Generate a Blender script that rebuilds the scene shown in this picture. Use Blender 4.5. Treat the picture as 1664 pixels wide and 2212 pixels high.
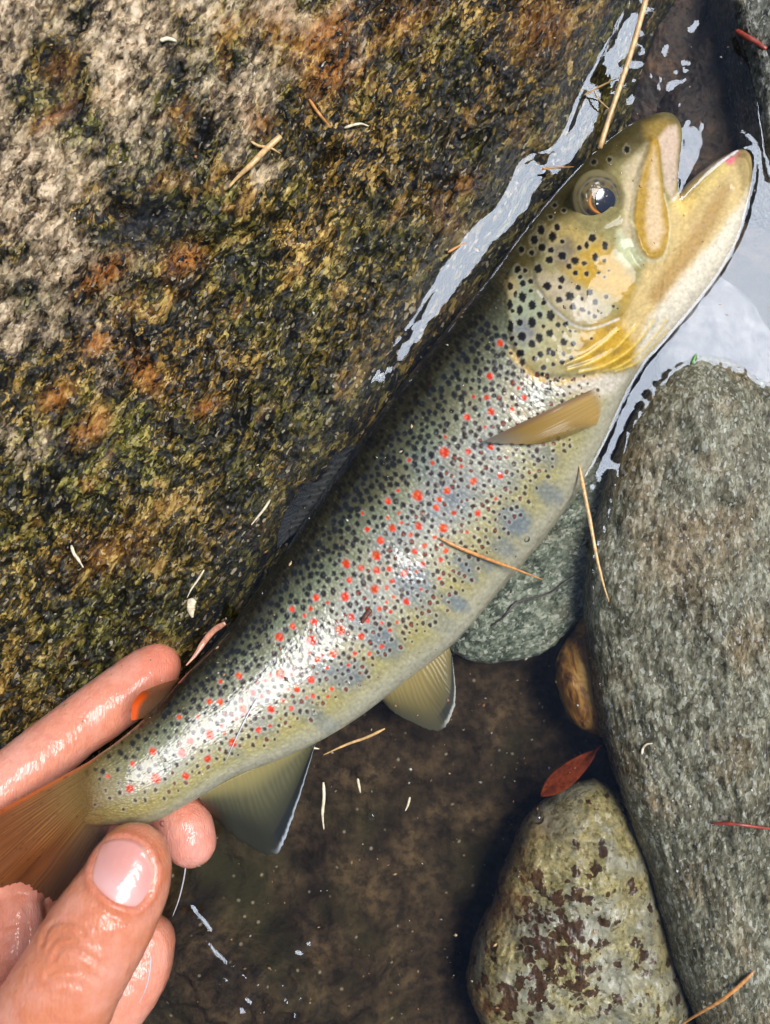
import bpy, bmesh, math, random
import numpy as np
from mathutils import Vector, kdtree
from mathutils.bvhtree import BVHTree

for _o in list(bpy.data.objects):
    bpy.data.objects.remove(_o)
SC = bpy.context.scene
COL = SC.collection
random.seed(7)
RNG = np.random.default_rng(11)

# ------------------------------------------------------------------ camera
H = 0.267                     # phone height over the water (water = z 0)
FRAME_W = 0.24                # width of the frame on the water plane
K = FRAME_W / 1664.0          # metres per plan unit on the water plane
cam_d = bpy.data.cameras.new('camera')
cam = bpy.data.objects.new('camera', cam_d)
COL.objects.link(cam)
cam.location = (0, 0, H)
cam.rotation_euler = (0, 0, 0)
cam_d.sensor_fit = 'HORIZONTAL'
cam_d.sensor_width = 24.0
cam_d.lens = 24.0 * H / FRAME_W
cam_d.clip_start = 0.01
cam_d.clip_end = 100
cam_d.dof.use_dof = True
cam_d.dof.focus_distance = H - 0.012
cam_d.dof.aperture_fstop = 9.0
SC.camera = cam

# ------------------------------------------------------------------ sky, sun
SUN_DIR = Vector((0.38, 0.20, 0.90)).normalized()
w = bpy.data.worlds.new('World')
SC.world = w
w.use_nodes = True
nt = w.node_tree
bg = nt.nodes['Background']
sky = nt.nodes.new('ShaderNodeTexSky')
sky.sky_type = 'NISHITA'
sky.sun_disc = False
sky.sun_elevation = math.asin(SUN_DIR.z)
sky.sun_rotation = math.atan2(SUN_DIR.x, SUN_DIR.y)
sky.air_density = 1.0
sky.dust_density = 1.0
nt.links.new(sky.outputs['Color'], bg.inputs['Color'])
bg.inputs['Strength'].default_value = 0.05
sd = bpy.data.lights.new('sun', 'SUN')
sd.energy = 1.5
sd.angle = math.radians(27)
sd.color = (0.985, 0.985, 1.0)
sun = bpy.data.objects.new('sun', sd)
COL.objects.link(sun)
sun.rotation_euler = SUN_DIR.to_track_quat('Z', 'Y').to_euler()
sun.location = SUN_DIR * 2
SC.view_settings.view_transform = 'Standard'
SC.view_settings.look = 'None'
SC.view_settings.gamma = 1
SC.view_settings.use_curve_mapping = False
SC.view_settings.exposure = 1.48
SC.cycles.max_bounces = 6
SC.cycles.diffuse_bounces = 2
SC.cycles.glossy_bounces = 3
SC.cycles.transparent_max_bounces = 8
SC.cycles.caustics_reflective = False
SC.cycles.caustics_refractive = False
SC.cycles.use_denoising = True
SC.cycles.use_adaptive_sampling = True
SC.cycles.adaptive_threshold = 0.025

# ------------------------------------------------------------------ helpers
def xy(px, py, z=0.0):
    """plan position (1664 x 2212 units) seen at height z -> world x, y"""
    f = K * (H - z) / H
    return (np.asarray(px, float) - 832) * f, (1106 - np.asarray(py, float)) * f

def P(px, py, z=0.0):
    x, y = xy(px, py, z)
    return Vector((float(x), float(y), float(z)))

def to_px(co):
    f = K * (H - co[:, 2]) / H
    return co[:, 0] / f + 832, 1106 - co[:, 1] / f

def lin(r, g, b):
    c = np.array([r, g, b], float) / 255
    return np.where(c <= 0.04045, c / 12.92, ((c + 0.055) / 1.055) ** 2.4)

def sstep(a, b, x):
    t = np.clip((x - a) / (b - a), 0, 1)
    return t * t * (3 - 2 * t)

def _hash(ix, iy, seed):
    n = (ix.astype(np.int64) * 374761393 + iy.astype(np.int64) * 668265263 + seed * 1442695041) & 0xffffffff
    n = ((n ^ (n >> 13)) * 1274126177) & 0xffffffff
    n = n ^ (n >> 16)
    return (n & 0xffffff) / float(0xffffff)

def gnoise(x, y, seed=0):
    """2-D gradient noise, about -1..1"""
    x = np.asarray(x, float); y = np.asarray(y, float)
    ix = np.floor(x); iy = np.floor(y)
    fx = x - ix; fy = y - iy
    ux = fx * fx * fx * (fx * (fx * 6 - 15) + 10)
    uy = fy * fy * fy * (fy * (fy * 6 - 15) + 10)
    def g(dx, dy):
        a = _hash(ix + dx, iy + dy, seed) * 2 * math.pi
        return np.cos(a) * (fx - dx) + np.sin(a) * (fy - dy)
    n0 = g(0, 0) * (1 - ux) + g(1, 0) * ux
    n1 = g(0, 1) * (1 - ux) + g(1, 1) * ux
    return (n0 * (1 - uy) + n1 * uy) * 1.45

def fbm(x, y, seed=0, octv=4, gain=0.5):
    s = 0; a = 1; t = 0
    for i in range(octv):
        s = s + a * gnoise(x * 2 ** i, y * 2 ** i, seed + i * 17); t += a; a *= gain
    return s / t

def ridged(x, y, seed=0, octv=3):
    s = 0; a = 1; t = 0
    for i in range(octv):
        s = s + a * (1 - np.abs(gnoise(x * 2 ** i, y * 2 ** i, seed + i * 31))); t += a; a *= 0.5
    return s / t

def catmull(pts, n):
    """resample a polyline of rows smoothly to n rows"""
    p = np.asarray(pts, float)
    m = len(p)
    d = np.r_[0, np.cumsum(np.maximum(np.linalg.norm(np.diff(p[:, :2], axis=0), axis=1), 1e-6))]
    t = np.linspace(0, d[-1], n)
    i = np.clip(np.searchsorted(d, t, side='right') - 1, 0, m - 2)
    h = d[i + 1] - d[i]
    u = ((t - d[i]) / h)[:, None]
    tan = np.zeros_like(p)
    tan[1:-1] = (p[2:] - p[:-2]) / (d[2:] - d[:-2])[:, None]
    tan[0] = (p[1] - p[0]) / (d[1] - d[0]); tan[-1] = (p[-1] - p[-2]) / (d[-1] - d[-2])
    h = h[:, None]
    return ((2 * u**3 - 3 * u**2 + 1) * p[i] + (u**3 - 2 * u**2 + u) * h * tan[i]
            + (-2 * u**3 + 3 * u**2) * p[i + 1] + (u**3 - u**2) * h * tan[i + 1])

def seg_dist(X, Y, pts):
    """distance to a polyline"""
    pts = np.asarray(pts, float)
    best = np.full(np.shape(X), 1e18)
    for a, b in zip(pts[:-1], pts[1:]):
        dx, dy = b[0] - a[0], b[1] - a[1]
        L = dx * dx + dy * dy + 1e-12
        t = np.clip(((X - a[0]) * dx + (Y - a[1]) * dy) / L, 0, 1)
        best = np.minimum(best, (X - a[0] - t * dx) ** 2 + (Y - a[1] - t * dy) ** 2)
    return np.sqrt(best)

def inside(X, Y, poly):
    poly = np.asarray(poly, float)
    r = np.zeros(np.shape(X), bool)
    n = len(poly)
    for i in range(n):
        x1, y1 = poly[i]; x2, y2 = poly[(i + 1) % n]
        if y1 == y2:
            continue
        c = ((y1 > Y) != (y2 > Y)) & (X < (x2 - x1) * (Y - y1) / (y2 - y1) + x1)
        r ^= c
    return r

def sdist(X, Y, poly):
    """signed distance, positive inside"""
    poly = [tuple(p) for p in poly]
    d = seg_dist(X, Y, poly + [poly[0]])
    return np.where(inside(X, Y, poly), d, -d)

def mesh_np(name, co, faces, smooth=True):
    """faces: (n,4) or (n,3) int array"""
    me = bpy.data.meshes.new(name)
    faces = np.asarray(faces, np.int32)
    n, k = faces.shape
    me.vertices.add(len(co)); me.vertices.foreach_set('co', np.asarray(co, np.float32).ravel())
    me.loops.add(n * k); me.loops.foreach_set('vertex_index', faces.ravel())
    me.polygons.add(n)
    me.polygons.foreach_set('loop_start', np.arange(0, n * k, k, dtype=np.int32))
    me.update(calc_edges=True)
    me.validate()
    if smooth:
        me.polygons.foreach_set('use_smooth', np.ones(len(me.polygons), bool))
    return me

def get_co(me):
    a = np.empty(len(me.vertices) * 3, np.float32)
    me.vertices.foreach_get('co', a)
    return a.reshape(-1, 3).astype(float)

def get_no(me):
    a = np.empty(len(me.vertices) * 3, np.float32)
    me.vertices.foreach_get('normal', a)
    return a.reshape(-1, 3).astype(float)

def set_co(me, co):
    me.vertices.foreach_set('co', np.asarray(co, np.float32).ravel()); me.update()

def fattr(me, name, v):
    a = me.attributes.new(name, 'FLOAT', 'POINT'); a.data.foreach_set('value', np.asarray(v, np.float32).ravel())

def vattr(me, name, v):
    a = me.attributes.new(name, 'FLOAT_VECTOR', 'POINT'); a.data.foreach_set('vector', np.asarray(v, np.float32).ravel())

def cattr(me, name, v):
    v = np.asarray(v, np.float32)
    if v.shape[1] == 3:
        v = np.c_[v, np.ones(len(v), np.float32)]
    a = me.attributes.new(name, 'FLOAT_COLOR', 'POINT'); a.data.foreach_set('color', v.ravel())

def link(name, me, mat=None, parent=None, label=None, cat=None, group=None, kind=None):
    o = bpy.data.objects.new(name, me)
    COL.objects.link(o)
    if mat is not None and me is not None:
        me.materials.append(mat)
    if parent is not None:
        o.parent = parent
        o.matrix_parent_inverse = parent.matrix_world.inverted()
    if label: o['label'] = label
    if cat: o['category'] = cat
    if group: o['group'] = group
    if kind: o['kind'] = kind
    return o

def root(name, loc, label, cat, group=None):
    o = bpy.data.objects.new(name, None)
    COL.objects.link(o)
    o.location = loc
    o.empty_display_size = 0.02
    o['label'] = label; o['category'] = cat
    if group: o['group'] = group
    bpy.context.view_layer.update()
    return o

def grid_faces(nu, nv, close_v=False):
    """vertex index = i*nv + j"""
    i = np.arange(nu - 1)[:, None]
    j = np.arange(nv if close_v else nv - 1)[None, :]
    jn = (j + 1) % nv
    return np.stack([i * nv + j + 0 * i, (i + 1) * nv + j, (i + 1) * nv + jn, i * nv + jn + 0 * i], -1).reshape(-1, 4)

def bvh_of(me):
    co = get_co(me)
    return BVHTree.FromPolygons([Vector(c) for c in co], [tuple(p.vertices) for p in me.polygons])

# ------------------------------------------------------------------ material helper
class M:
    def __init__(self, name):
        self.m = bpy.data.materials.new(name); self.m.use_nodes = True
        self.nt = self.m.node_tree
        self.b = self.nt.nodes['Principled BSDF']
        self.out = self.nt.nodes['Material Output']
    def n(self, t, **kw):
        x = self.nt.nodes.new(t)
        for k, v in kw.items():
            if hasattr(x, k): setattr(x, k, v)
            else: self.set(x, k, v)
        return x
    def set(self, node, key, v):
        s = node.inputs[key]
        if isinstance(v, bpy.types.NodeSocket): self.nt.links.new(v, s)
        else: s.default_value = v
    def p(self, **kw):
        for k, v in kw.items():
            self.set(self.b, k.replace('_', ' '), v)
    def attr(self, name):
        a = self.n('ShaderNodeAttribute'); a.attribute_name = name; return a
    def coord(self, rot=0.0, scale=(1, 1, 1), base=None):
        mp = self.n('ShaderNodeMapping')
        if base is None:
            base = self.n('ShaderNodeTexCoord').outputs['Object']
        mp.inputs['Rotation'].default_value = (0, 0, rot)
        mp.inputs['Scale'].default_value = scale
        mp.vector_type = 'TEXTURE' if False else 'POINT'
        self.nt.links.new(base, mp.inputs['Vector'])
        return mp.outputs['Vector']
    def noise(self, vec, scale, detail=4, rough=0.55, dist=0.0):
        x = self.n('ShaderNodeTexNoise')
        self.set(x, 'Vector', vec); self.set(x, 'Scale', scale); self.set(x, 'Detail', detail)
        self.set(x, 'Roughness', rough); self.set(x, 'Distortion', dist)
        return x.outputs['Fac']
    def vor(self, vec, scale, feature='F1', out='Distance', rnd=1.0):
        x = self.n('ShaderNodeTexVoronoi'); x.feature = feature
        self.set(x, 'Vector', vec); self.set(x, 'Scale', scale); self.set(x, 'Randomness', rnd)
        return x.outputs[out]
    def ramp(self, fac, stops, interp='LINEAR'):
        r = self.n('ShaderNodeValToRGB'); r.color_ramp.interpolation = interp
        e = r.color_ramp.elements
        while len(e) < len(stops): e.new(0.5)
        for el, (pos, c) in zip(e, stops):
            el.position = pos
            if not hasattr(c, '__len__'): c = (c, c, c)
            el.color = (*[float(q) for q in c], 1)
        self.nt.links.new(fac, r.inputs['Fac'])
        return r.outputs['Color']
    def mix(self, fac, a, b, mode='MIX'):
        x = self.n('ShaderNodeMix'); x.data_type = 'RGBA'; x.blend_type = mode
        self.set(x, 0, fac)
        for key, v in ((6, a), (7, b)):
            if isinstance(v, bpy.types.NodeSocket): self.nt.links.new(v, x.inputs[key])
            else: x.inputs[key].default_value = (*[float(q) for q in v], 1)
        return x.outputs[2]
    def math(self, op, a, b=0.0, clamp=False):
        x = self.n('ShaderNodeMath'); x.operation = op; x.use_clamp = clamp
        self.set(x, 0, a); self.set(x, 1, b)
        return x.outputs[0]
    def bump(self, h, strength, dist, normal=None):
        x = self.n('ShaderNodeBump')
        self.set(x, 'Height', h); self.set(x, 'Strength', strength); self.set(x, 'Distance', dist)
        if normal is not None: self.nt.links.new(normal, x.inputs['Normal'])
        return x.outputs['Normal']

# ================================================================== SETTING
# the line where the boulder meets the water (plan units), from top edge down to the left edge
SHORE = [(1800, -700), (1560, -320), (1372, 0), (1332, 75), (1292, 150), (1262, 205), (1235, 275), (1196, 335), (1140, 352), (1112, 400),
         (1083, 455), (1040, 492), (1000, 540), (950, 612), (908, 682), (858, 752), (806, 838), (772, 895), (735, 945), (684, 1010), (622, 1085),
         (576, 1155), (530, 1235), (470, 1320), (405, 1395), (330, 1460), (200, 1570), (80, 1660), (-60, 1760), (-400, 1990), (-1200, 2500)]
SHORE_S = catmull(SHORE, 160)
SHORE_POLY = [tuple(p) for p in SHORE_S] + [(-6000, 2500), (-6000, -5000), (1800, -5000)]

def shore_d(px, py):
    """signed distance to the boulder's waterline in plan units, positive on the boulder"""
    return sdist(px, py, SHORE_POLY)

def boulder_z(px, py):
    sh = np.shape(px)
    px = np.ravel(px).astype(float); py = np.ravel(py).astype(float)
    d = shore_d(px, py)
    dd = d * K
    z = np.where(dd > 0, 0.30 * dd + 0.0016 * (1 - np.exp(-dd / 0.004)), 1.15 * dd)
    z = np.where(dd > 0.19, 0.057 + 0.1 * (dd - 0.19), z)
    amp = sstep(-30, 90, d) * 0.85 + 0.15
    # u along the grain (up to the right), v across
    u = (px * 0.55 - py * 0.83); v = (px * 0.83 + py * 0.55)
    big = fbm(u / 420, v / 300, 3, 3) * 0.0060
    mid = fbm(u / 120 + 3, v / 70, 5, 3) * 0.0030
    lump = (ridged(u / 62, v / 34, 9, 3) - 0.6) * 0.0042 * (0.05 + 0.95 * sstep(20, 130, d))
    fine = fbm(u / 22, v / 13, 15, 3) * 0.0014 * (0.08 + 0.92 * sstep(15, 90, d))
    pits = -np.maximum(0, gnoise(u / 20 + 9, v / 12, 71) - 0.25) * 0.0012
    # the dark notch and ledge in the upper left
    z = z + amp * (big * sstep(0, 400, d) + mid * sstep(0, 160, d) + lump + fine + pits * sstep(15, 90, d))
    hz = np.clip(0.30 * dd, 0, 0.06)
    px = 832 + (px - 832) * H / (H - hz); py = 1106 + (py - 1106) * H / (H - hz)
    notch = np.exp(-((seg_dist(px, py, [(255, 455), (300, 470), (345, 455), (385, 440)])) / 22) ** 2)
    z = z - notch * 0.006
    led = np.exp(-((seg_dist(px, py, [(260, 500), (330, 525), (430, 540), (560, 510), (660, 420), (720, 330)])) / 26) ** 2)
    z = z - led * 0.0035
    notch2 = np.exp(-((seg_dist(px, py, [(80, 160), (150, 190), (130, 250)])) / 40) ** 2)
    z = z - notch2 * 0.004
    # far outside the frame the rock goes on and flattens
    return z.reshape(sh)

def stretched(lo, hi, n, far, nfar=14):
    core = np.linspace(lo, hi, n)
    out = np.geomspace(1, far, nfar + 1)[1:] - 1 + 0
    step = (hi - lo)
    return np.r_[(lo - out * step * 0.06)[::-1], core, hi + out * step * 0.06]

# ---- boulder (rock mass rising out of the water at the upper left)
gx = stretched(-60, 1520, 450, 120, 12); gy = stretched(-60, 1840, 540, 120, 12)
GX, GY = np.meshgrid(gx, gy, indexing='ij')
BZ = boulder_z(GX, GY)
BZ = np.clip(BZ, -0.16, 0.12)
bx_, by_ = (GX - 832) * K, (1106 - GY) * K
bco = np.stack([bx_, by_, BZ], -1).reshape(-1, 3)
bf = grid_faces(len(gx), len(gy))
keep = (BZ.ravel()[bf] > -0.085).any(1)
bme = mesh_np('boulder', bco, bf[keep][:, ::-1])
dB = shore_d(GX.ravel(), GY.ravel())
pxb, pyb = to_px(bco)      # where each colour patch of the rock lies
warp = fbm(pxb / 160, pyb / 160, 41, 4)
pale = sstep(-260, 420, (560 - (pxb * 0.62 + pyb * 0.62)) + warp * 520) * 0.55
def blob(x, y, cx, cy, rx, ry, ang=0.0):
    c, s = math.cos(ang), math.sin(ang)
    dx, dy = x - cx, y - cy
    return np.exp(-(((dx * c + dy * s) / rx) ** 2 + ((-dx * s + dy * c) / ry) ** 2))
for cx, cy, rx, ry, a in [(30, 60, 190, 170, 1), (40, 330, 120, 60, .8), (130, 560, 130, 90, .8), (280, 400, 200, 70, .6), (330, 190, 180, 110, .5), (20, 700, 70, 120, .6), (560, 370, 90, 50, .6), (600, 120, 140, 80, .35), (20, 950, 40, 90, .5)]:
    pale = np.maximum(pale, a * blob(pxb, pyb, cx, cy, rx, ry, -0.4) * (0.75 + 0.5 * warp))
for cx, cy, rx, ry, a in [(110, 190, 85, 95, 1), (325, 440, 70, 45, 1), (330, 500, 90, 30, 1), (260, 330, 60, 30, .5), (180, 30, 20, 60, .7)]:
    pale = pale * (1 - a * blob(pxb, pyb, cx, cy, rx, ry, 0.2))
rust = np.zeros_like(pxb)
for cx, cy, rx, ry, a in [(225, 590, 55, 26, 1), (400, 560, 45, 30, .9), (210, 740, 30, 20, .9), (120, 860, 40, 24, .8), (310, 800, 24, 46, .8), (190, 930, 50, 26, .7),
                          (445, 880, 28, 14, .9), (700, 70, 80, 40, .8), (720, 150, 60, 40, .7), (560, 260, 30, 40, .5), (120, 250, 60, 16, .7), (130, 150, 30, 30, .5), (980, 480, 26, 60, .5), (1000, 400, 40, 24, .6), (240, 1200, 90, 40, .3), (880, 40, 70, 40, .4), (600, 60, 50, 60, .4), (1180, 60, 70, 60, .5)]:
    rust = np.maximum(rust, a * blob(pxb, pyb, cx, cy, rx, ry, -0.6))
dark = np.clip(0.9 * blob(pxb, pyb, 325, 470, 85, 55, -0.3) + 0.5 * blob(pxb, pyb, 130, 190, 60, 80) , 0, 1)  # darker grey over the two notches
fattr(bme, 'pale', np.clip(pale, 0, 1)); fattr(bme, 'rust', rust); fattr(bme, 'notch_dark', dark)
fattr(bme, 'shore', np.clip(dB / 300, -1, 3))

def wet(mat, rough=0.42, coat=1.0, coat_rough=0.06, ior=1.34):
    mat.p(Roughness=rough, Coat_Weight=coat, Coat_Roughness=coat_rough, Coat_IOR=ior)
    mat.set(mat.b, 'Specular IOR Level', 0.3)

m = M('boulder_rock')
g0 = m.coord(rot=-0.98)
g = m.coord(rot=0.0, scale=(0.52, 1.0, 1.0), base=g0)
n_big = m.noise(g, 50, 4, 0.6)
n_mid = m.noise(g, 230, 6, 0.68)
n_fin = m.noise(g, 800, 3, 0.65)
def sep(sock):
    q = m.n('ShaderNodeSeparateColor'); m.set(q, 0, sock); return q.outputs
wv = m.n('ShaderNodeVectorMath'); wv.operation = 'MULTIPLY_ADD'
ncv = m.n('ShaderNodeTexNoise'); m.set(ncv, 'Vector', g); m.set(ncv, 'Scale', 500); m.set(ncv, 'Detail', 2)
m.nt.links.new(ncv.outputs['Color'], wv.inputs[0]); wv.inputs[1].default_value = (0.0022, 0.0022, 0.0022); m.nt.links.new(g, wv.inputs[2])
gw = wv.outputs[0]
A1 = sep(m.vor(gw, 520, 'F1', 'Color')); A2 = sep(m.vor(gw, 1500, 'F1', 'Color'))
mixr = m.math('ADD', m.math('ADD', m.math('MULTIPLY', A1[0], 0.26), m.math('MULTIPLY', A2[0], 0.28)), m.math('MULTIPLY', n_mid, 0.60))
mixr = m.math('ADD', mixr, m.math('MULTIPLY', m.math('SUBTRACT', n_big, 0.5), 0.55))
darkpal = m.ramp(mixr, [(0.42, (0.003, 0.0022, 0.001)), (0.54, (0.014, 0.010, 0.003)), (0.64, (0.058, 0.036, 0.007)), (0.74, (0.25, 0.135, 0.020)), (0.88, (0.66, 0.44, 0.13))])
grnpal = m.ramp(mixr, [(0.42, (0.003, 0.003, 0.001)), (0.56, (0.019, 0.018, 0.0035)), (0.70, (0.105, 0.094, 0.014)), (0.88, (0.42, 0.36, 0.10))])
c = m.mix(m.ramp(m.noise(g0, 32, 3, 0.6), [(0.42, 0.0), (0.60, 0.9)]), darkpal, grnpal)
ochre = m.ramp(mixr, [(0.36, (0.015, 0.008, 0.003)), (0.56, (0.16, 0.070, 0.012)), (0.78, (0.50, 0.28, 0.07))])
c = m.mix(m.ramp(m.noise(g, 100, 3, 0.6), [(0.57, 0.0), (0.68, 0.8)]), c, ochre)
palec = m.ramp(mixr, [(0.32, (0.03, 0.020, 0.009)), (0.44, (0.18, 0.115, 0.055)), (0.56, (0.40, 0.285, 0.160)), (0.76, (0.70, 0.54, 0.35))])
pmask = m.math('ADD', m.attr('pale').outputs['Fac'], m.math('MULTIPLY', m.math('SUBTRACT', n_mid, 0.5), 1.3))
pmask = m.ramp(pmask, [(0.26, 0.0), (0.66, 1.0)])
c = m.mix(pmask, c, palec)
rm = m.math('MULTIPLY', m.attr('rust').outputs['Fac'], m.ramp(mixr, [(0.40, 0.0), (0.60, 1.0)]))
rustc = m.ramp(n_fin, [(0.3, (0.09, 0.020, 0.004)), (0.5, (0.40, 0.13, 0.018)), (0.72, (0.60, 0.30, 0.08))])
c = m.mix(rm, c, rustc)
c = m.mix(m.attr('notch_dark').outputs['Fac'], c, m.ramp(n_fin, [(0.3, (0.006, 0.006, 0.007)), (0.7, (0.035, 0.036, 0.040))]))
alg = m.ramp(m.attr('shore').outputs['Fac'], [(0.0, 0.8), (0.9, 0.0)])
c = m.mix(m.math('MULTIPLY', alg, m.ramp(n_big, [(0.35, 0.4), (0.6, 1.0)])), c, m.ramp(mixr, [(0.45, (0.004, 0.004, 0.002)), (0.66, (0.026, 0.025, 0.008)), (0.85, (0.10, 0.085, 0.026))]))
flk = m.ramp(A2[1], [(0.955, 0.0), (0.975, 1.0)])
c = m.mix(m.math('MULTIPLY', flk, 0.5), c, (0.50, 0.40, 0.24))
m.p(Base_Color=c)
wet(m, 0.6, 0.55, 0.09)
m.set(m.b, 'Specular IOR Level', 0.12)
hgt = m.math('ADD', m.math('MULTIPLY', n_mid, 0.7), m.math('ADD', m.math('MULTIPLY', n_fin, 0.30), m.math('ADD', m.math('MULTIPLY', A1[2], 0.16), m.math('MULTIPLY', A2[2], 0.10))))
nb = m.bump(hgt, m.math('SUBTRACT', 1.0, m.math('MULTIPLY', pmask, 0.4)), 0.0014)
m.p(Normal=nb)
m.set(m.b, 'Coat Normal', m.bump(m.math('ADD', m.math('MULTIPLY', n_fin, 0.30), m.math('MULTIPLY', n_mid, 0.55)), 1.0, 0.0016))
MAT_BOULDER = m.m
boulder = link('boulder', bme, MAT_BOULDER, label='huge rough brown and olive boulder sloping into the water on the left', cat='rock')

# ---- streambed
gx2 = stretched(-80, 1750, 230, 160, 14); gy2 = stretched(-80, 2290, 290, 160, 14)
X2, Y2 = np.meshgrid(gx2, gy2, indexing='ij')
sx, sy = (X2 - 832) * K, (1106 - Y2) * K
zb = -0.034 + 0.007 * fbm(X2 / 330, Y2 / 330, 21, 3) + 0.0035 * fbm(X2 / 70, Y2 / 70, 24, 4) + 0.0012 * ridged(X2 / 22, Y2 / 22, 27, 2)
zb = zb - 0.012 * blob(X2, Y2, 900, 1900, 500, 300) * 0
# the bed comes up towards the lower left, where dark stone breaks the surface
low = sstep(0, 420, -(X2 * 0.42 - Y2 * 0.91) - 1690)
zb = zb + low * 0.010
shoal = blob(X2, Y2, 590, 2210, 270, 150, 0.15) + 0.5 * blob(X2, Y2, 380, 2120, 120, 90)
zb = zb + shoal * (0.0225 + 0.0075 * fbm(X2 / 60, Y2 / 42, 29, 3))
out = np.exp(-(np.maximum(0, np.abs(X2 - 832) - 1200) / 2500) ** 2 - (np.maximum(0, np.abs(Y2 - 1106) - 1500) / 2500) ** 2)
zb = zb * out - 0.034 * (1 - out)
sme = mesh_np('streambed', np.stack([sx, sy, zb], -1).reshape(-1, 3), grid_faces(len(gx2), len(gy2))[:, ::-1])
m = M('streambed_silt')
g = m.coord()
n1 = m.noise(g, 60, 5, 0.6); n2 = m.noise(g, 260, 6, 0.72); n3 = m.vor(g, 420, 'F1', 'Color'); n4 = m.vor(g, 420)
c = m.ramp(n1, [(0.35, (0.022, 0.014, 0.007)), (0.55, (0.080, 0.052, 0.026)), (0.75, (0.17, 0.11, 0.05))])
c = m.mix(m.ramp(n2, [(0.40, 0.75), (0.58, 0.0)]), c, (0.013, 0.010, 0.006))
c = m.mix(m.ramp(m.noise(g, 26, 3), [(0.5, 0.0), (0.7, 0.6)]), c, (0.045, 0.042, 0.014))
sp = m.n('ShaderNodeSeparateColor'); m.set(sp, 0, n3)
fl = m.math('MULTIPLY', m.ramp(sp.outputs[0], [(0.955, 0), (0.965, 1)]), m.ramp(n4, [(0.18, 1), (0.30, 0)]))
c = m.mix(m.math('MULTIPLY', fl, 0.7), c, (0.40, 0.33, 0.22))
m.p(Base_Color=c, Roughness=0.7, Normal=m.bump(m.math('ADD', n2, m.math('MULTIPLY', n1, 0.5)), 1.0, 0.002))
m.set(m.b, 'Specular IOR Level', 0.15)
streambed = link('streambed', sme, m.m, kind='structure')

# ---- loose rocks
def rock_mesh(name, outline, zrim, top, bot, seed, power=2.4, lump=0.0016, fine=0.0006, center=None, na=260, nr=95, grain=0.0, squash=1.0, tilt=(0, 0), plateau=None):
    """closed stone: an outline in plan, a crown that rises 'top' above its widest line and a base 'bot' below it"""
    ol = catmull(list(outline) + [outline[0]], na + 1)[:-1]
    c = np.array(center if center is not None else ol.mean(0))
    r = np.sin(np.linspace(0, math.pi / 2, nr))
    rows = []
    for half in (1, -1):
        rr = r if half == 1 else np.sin(np.linspace(0, math.pi / 2, 16))[::-1][1:]
        for q in rr:
            p = c + (ol - c) * q
            prof = (1 - q ** power) ** (1 / 2.0)
            z = zrim + half * (top if half == 1 else bot) * prof
            rows.append((p, np.full(na, z), half, q))
    pxs = np.concatenate([a[0][:, 0] for a in rows]); pys = np.concatenate([a[0][:, 1] for a in rows])
    zs = np.concatenate([a[1] for a in rows])
    hf = np.repeat([a[2] for a in rows], na); q = np.repeat([a[3] for a in rows], na)
    ga = math.radians(grain)
    u = pxs * math.cos(ga) + pys * math.sin(ga); v = -pxs * math.sin(ga) + pys * math.cos(ga)
    u = u / squash
    edge = np.where(q > 0.999, 0.4, 1.0)
    nz = lump * fbm(u / 150, v / 150, seed, 3) * 1.6 + lump * 0.5 * fbm(u / 45, v / 45, seed + 3, 3) + fine * (ridged(u / 20, v / 20, seed + 5, 3) - 0.6) * 2
    zs = zs + nz * edge * np.where(hf > 0, 1, 0.5)
    if plateau is not None:
        zs = np.where(hf > 0, np.minimum(zs, plateau + nz * 0.7), zs)
    zs = zs + ((pxs - c[0]) * tilt[0] + (pys - c[1]) * tilt[1]) * K
    x, y = xy(pxs, pys, zrim)
    # wobble of the outline
    wob = fbm(pxs / 40, pys / 40, seed + 8, 3) * 0.0007 * (q > 0.5)
    x = x + wob; y = y + fbm(pxs / 40 + 7, pys / 40, seed + 9, 3) * 0.0007 * (q > 0.5)
    nrow = len(rows)
    f = grid_faces(nrow, na, True)
    me = mesh_np(name, np.stack([x, y, zs], -1), f)
    bm = bmesh.new(); bm.from_mesh(me)
    bmesh.ops.remove_doubles(bm, verts=bm.verts, dist=1e-6)
    bmesh.ops.recalc_face_normals(bm, faces=bm.faces)
    bm.to_mesh(me); bm.free()
    me.polygons.foreach_set('use_smooth', np.ones(len(me.polygons), bool))
    return me

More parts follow.
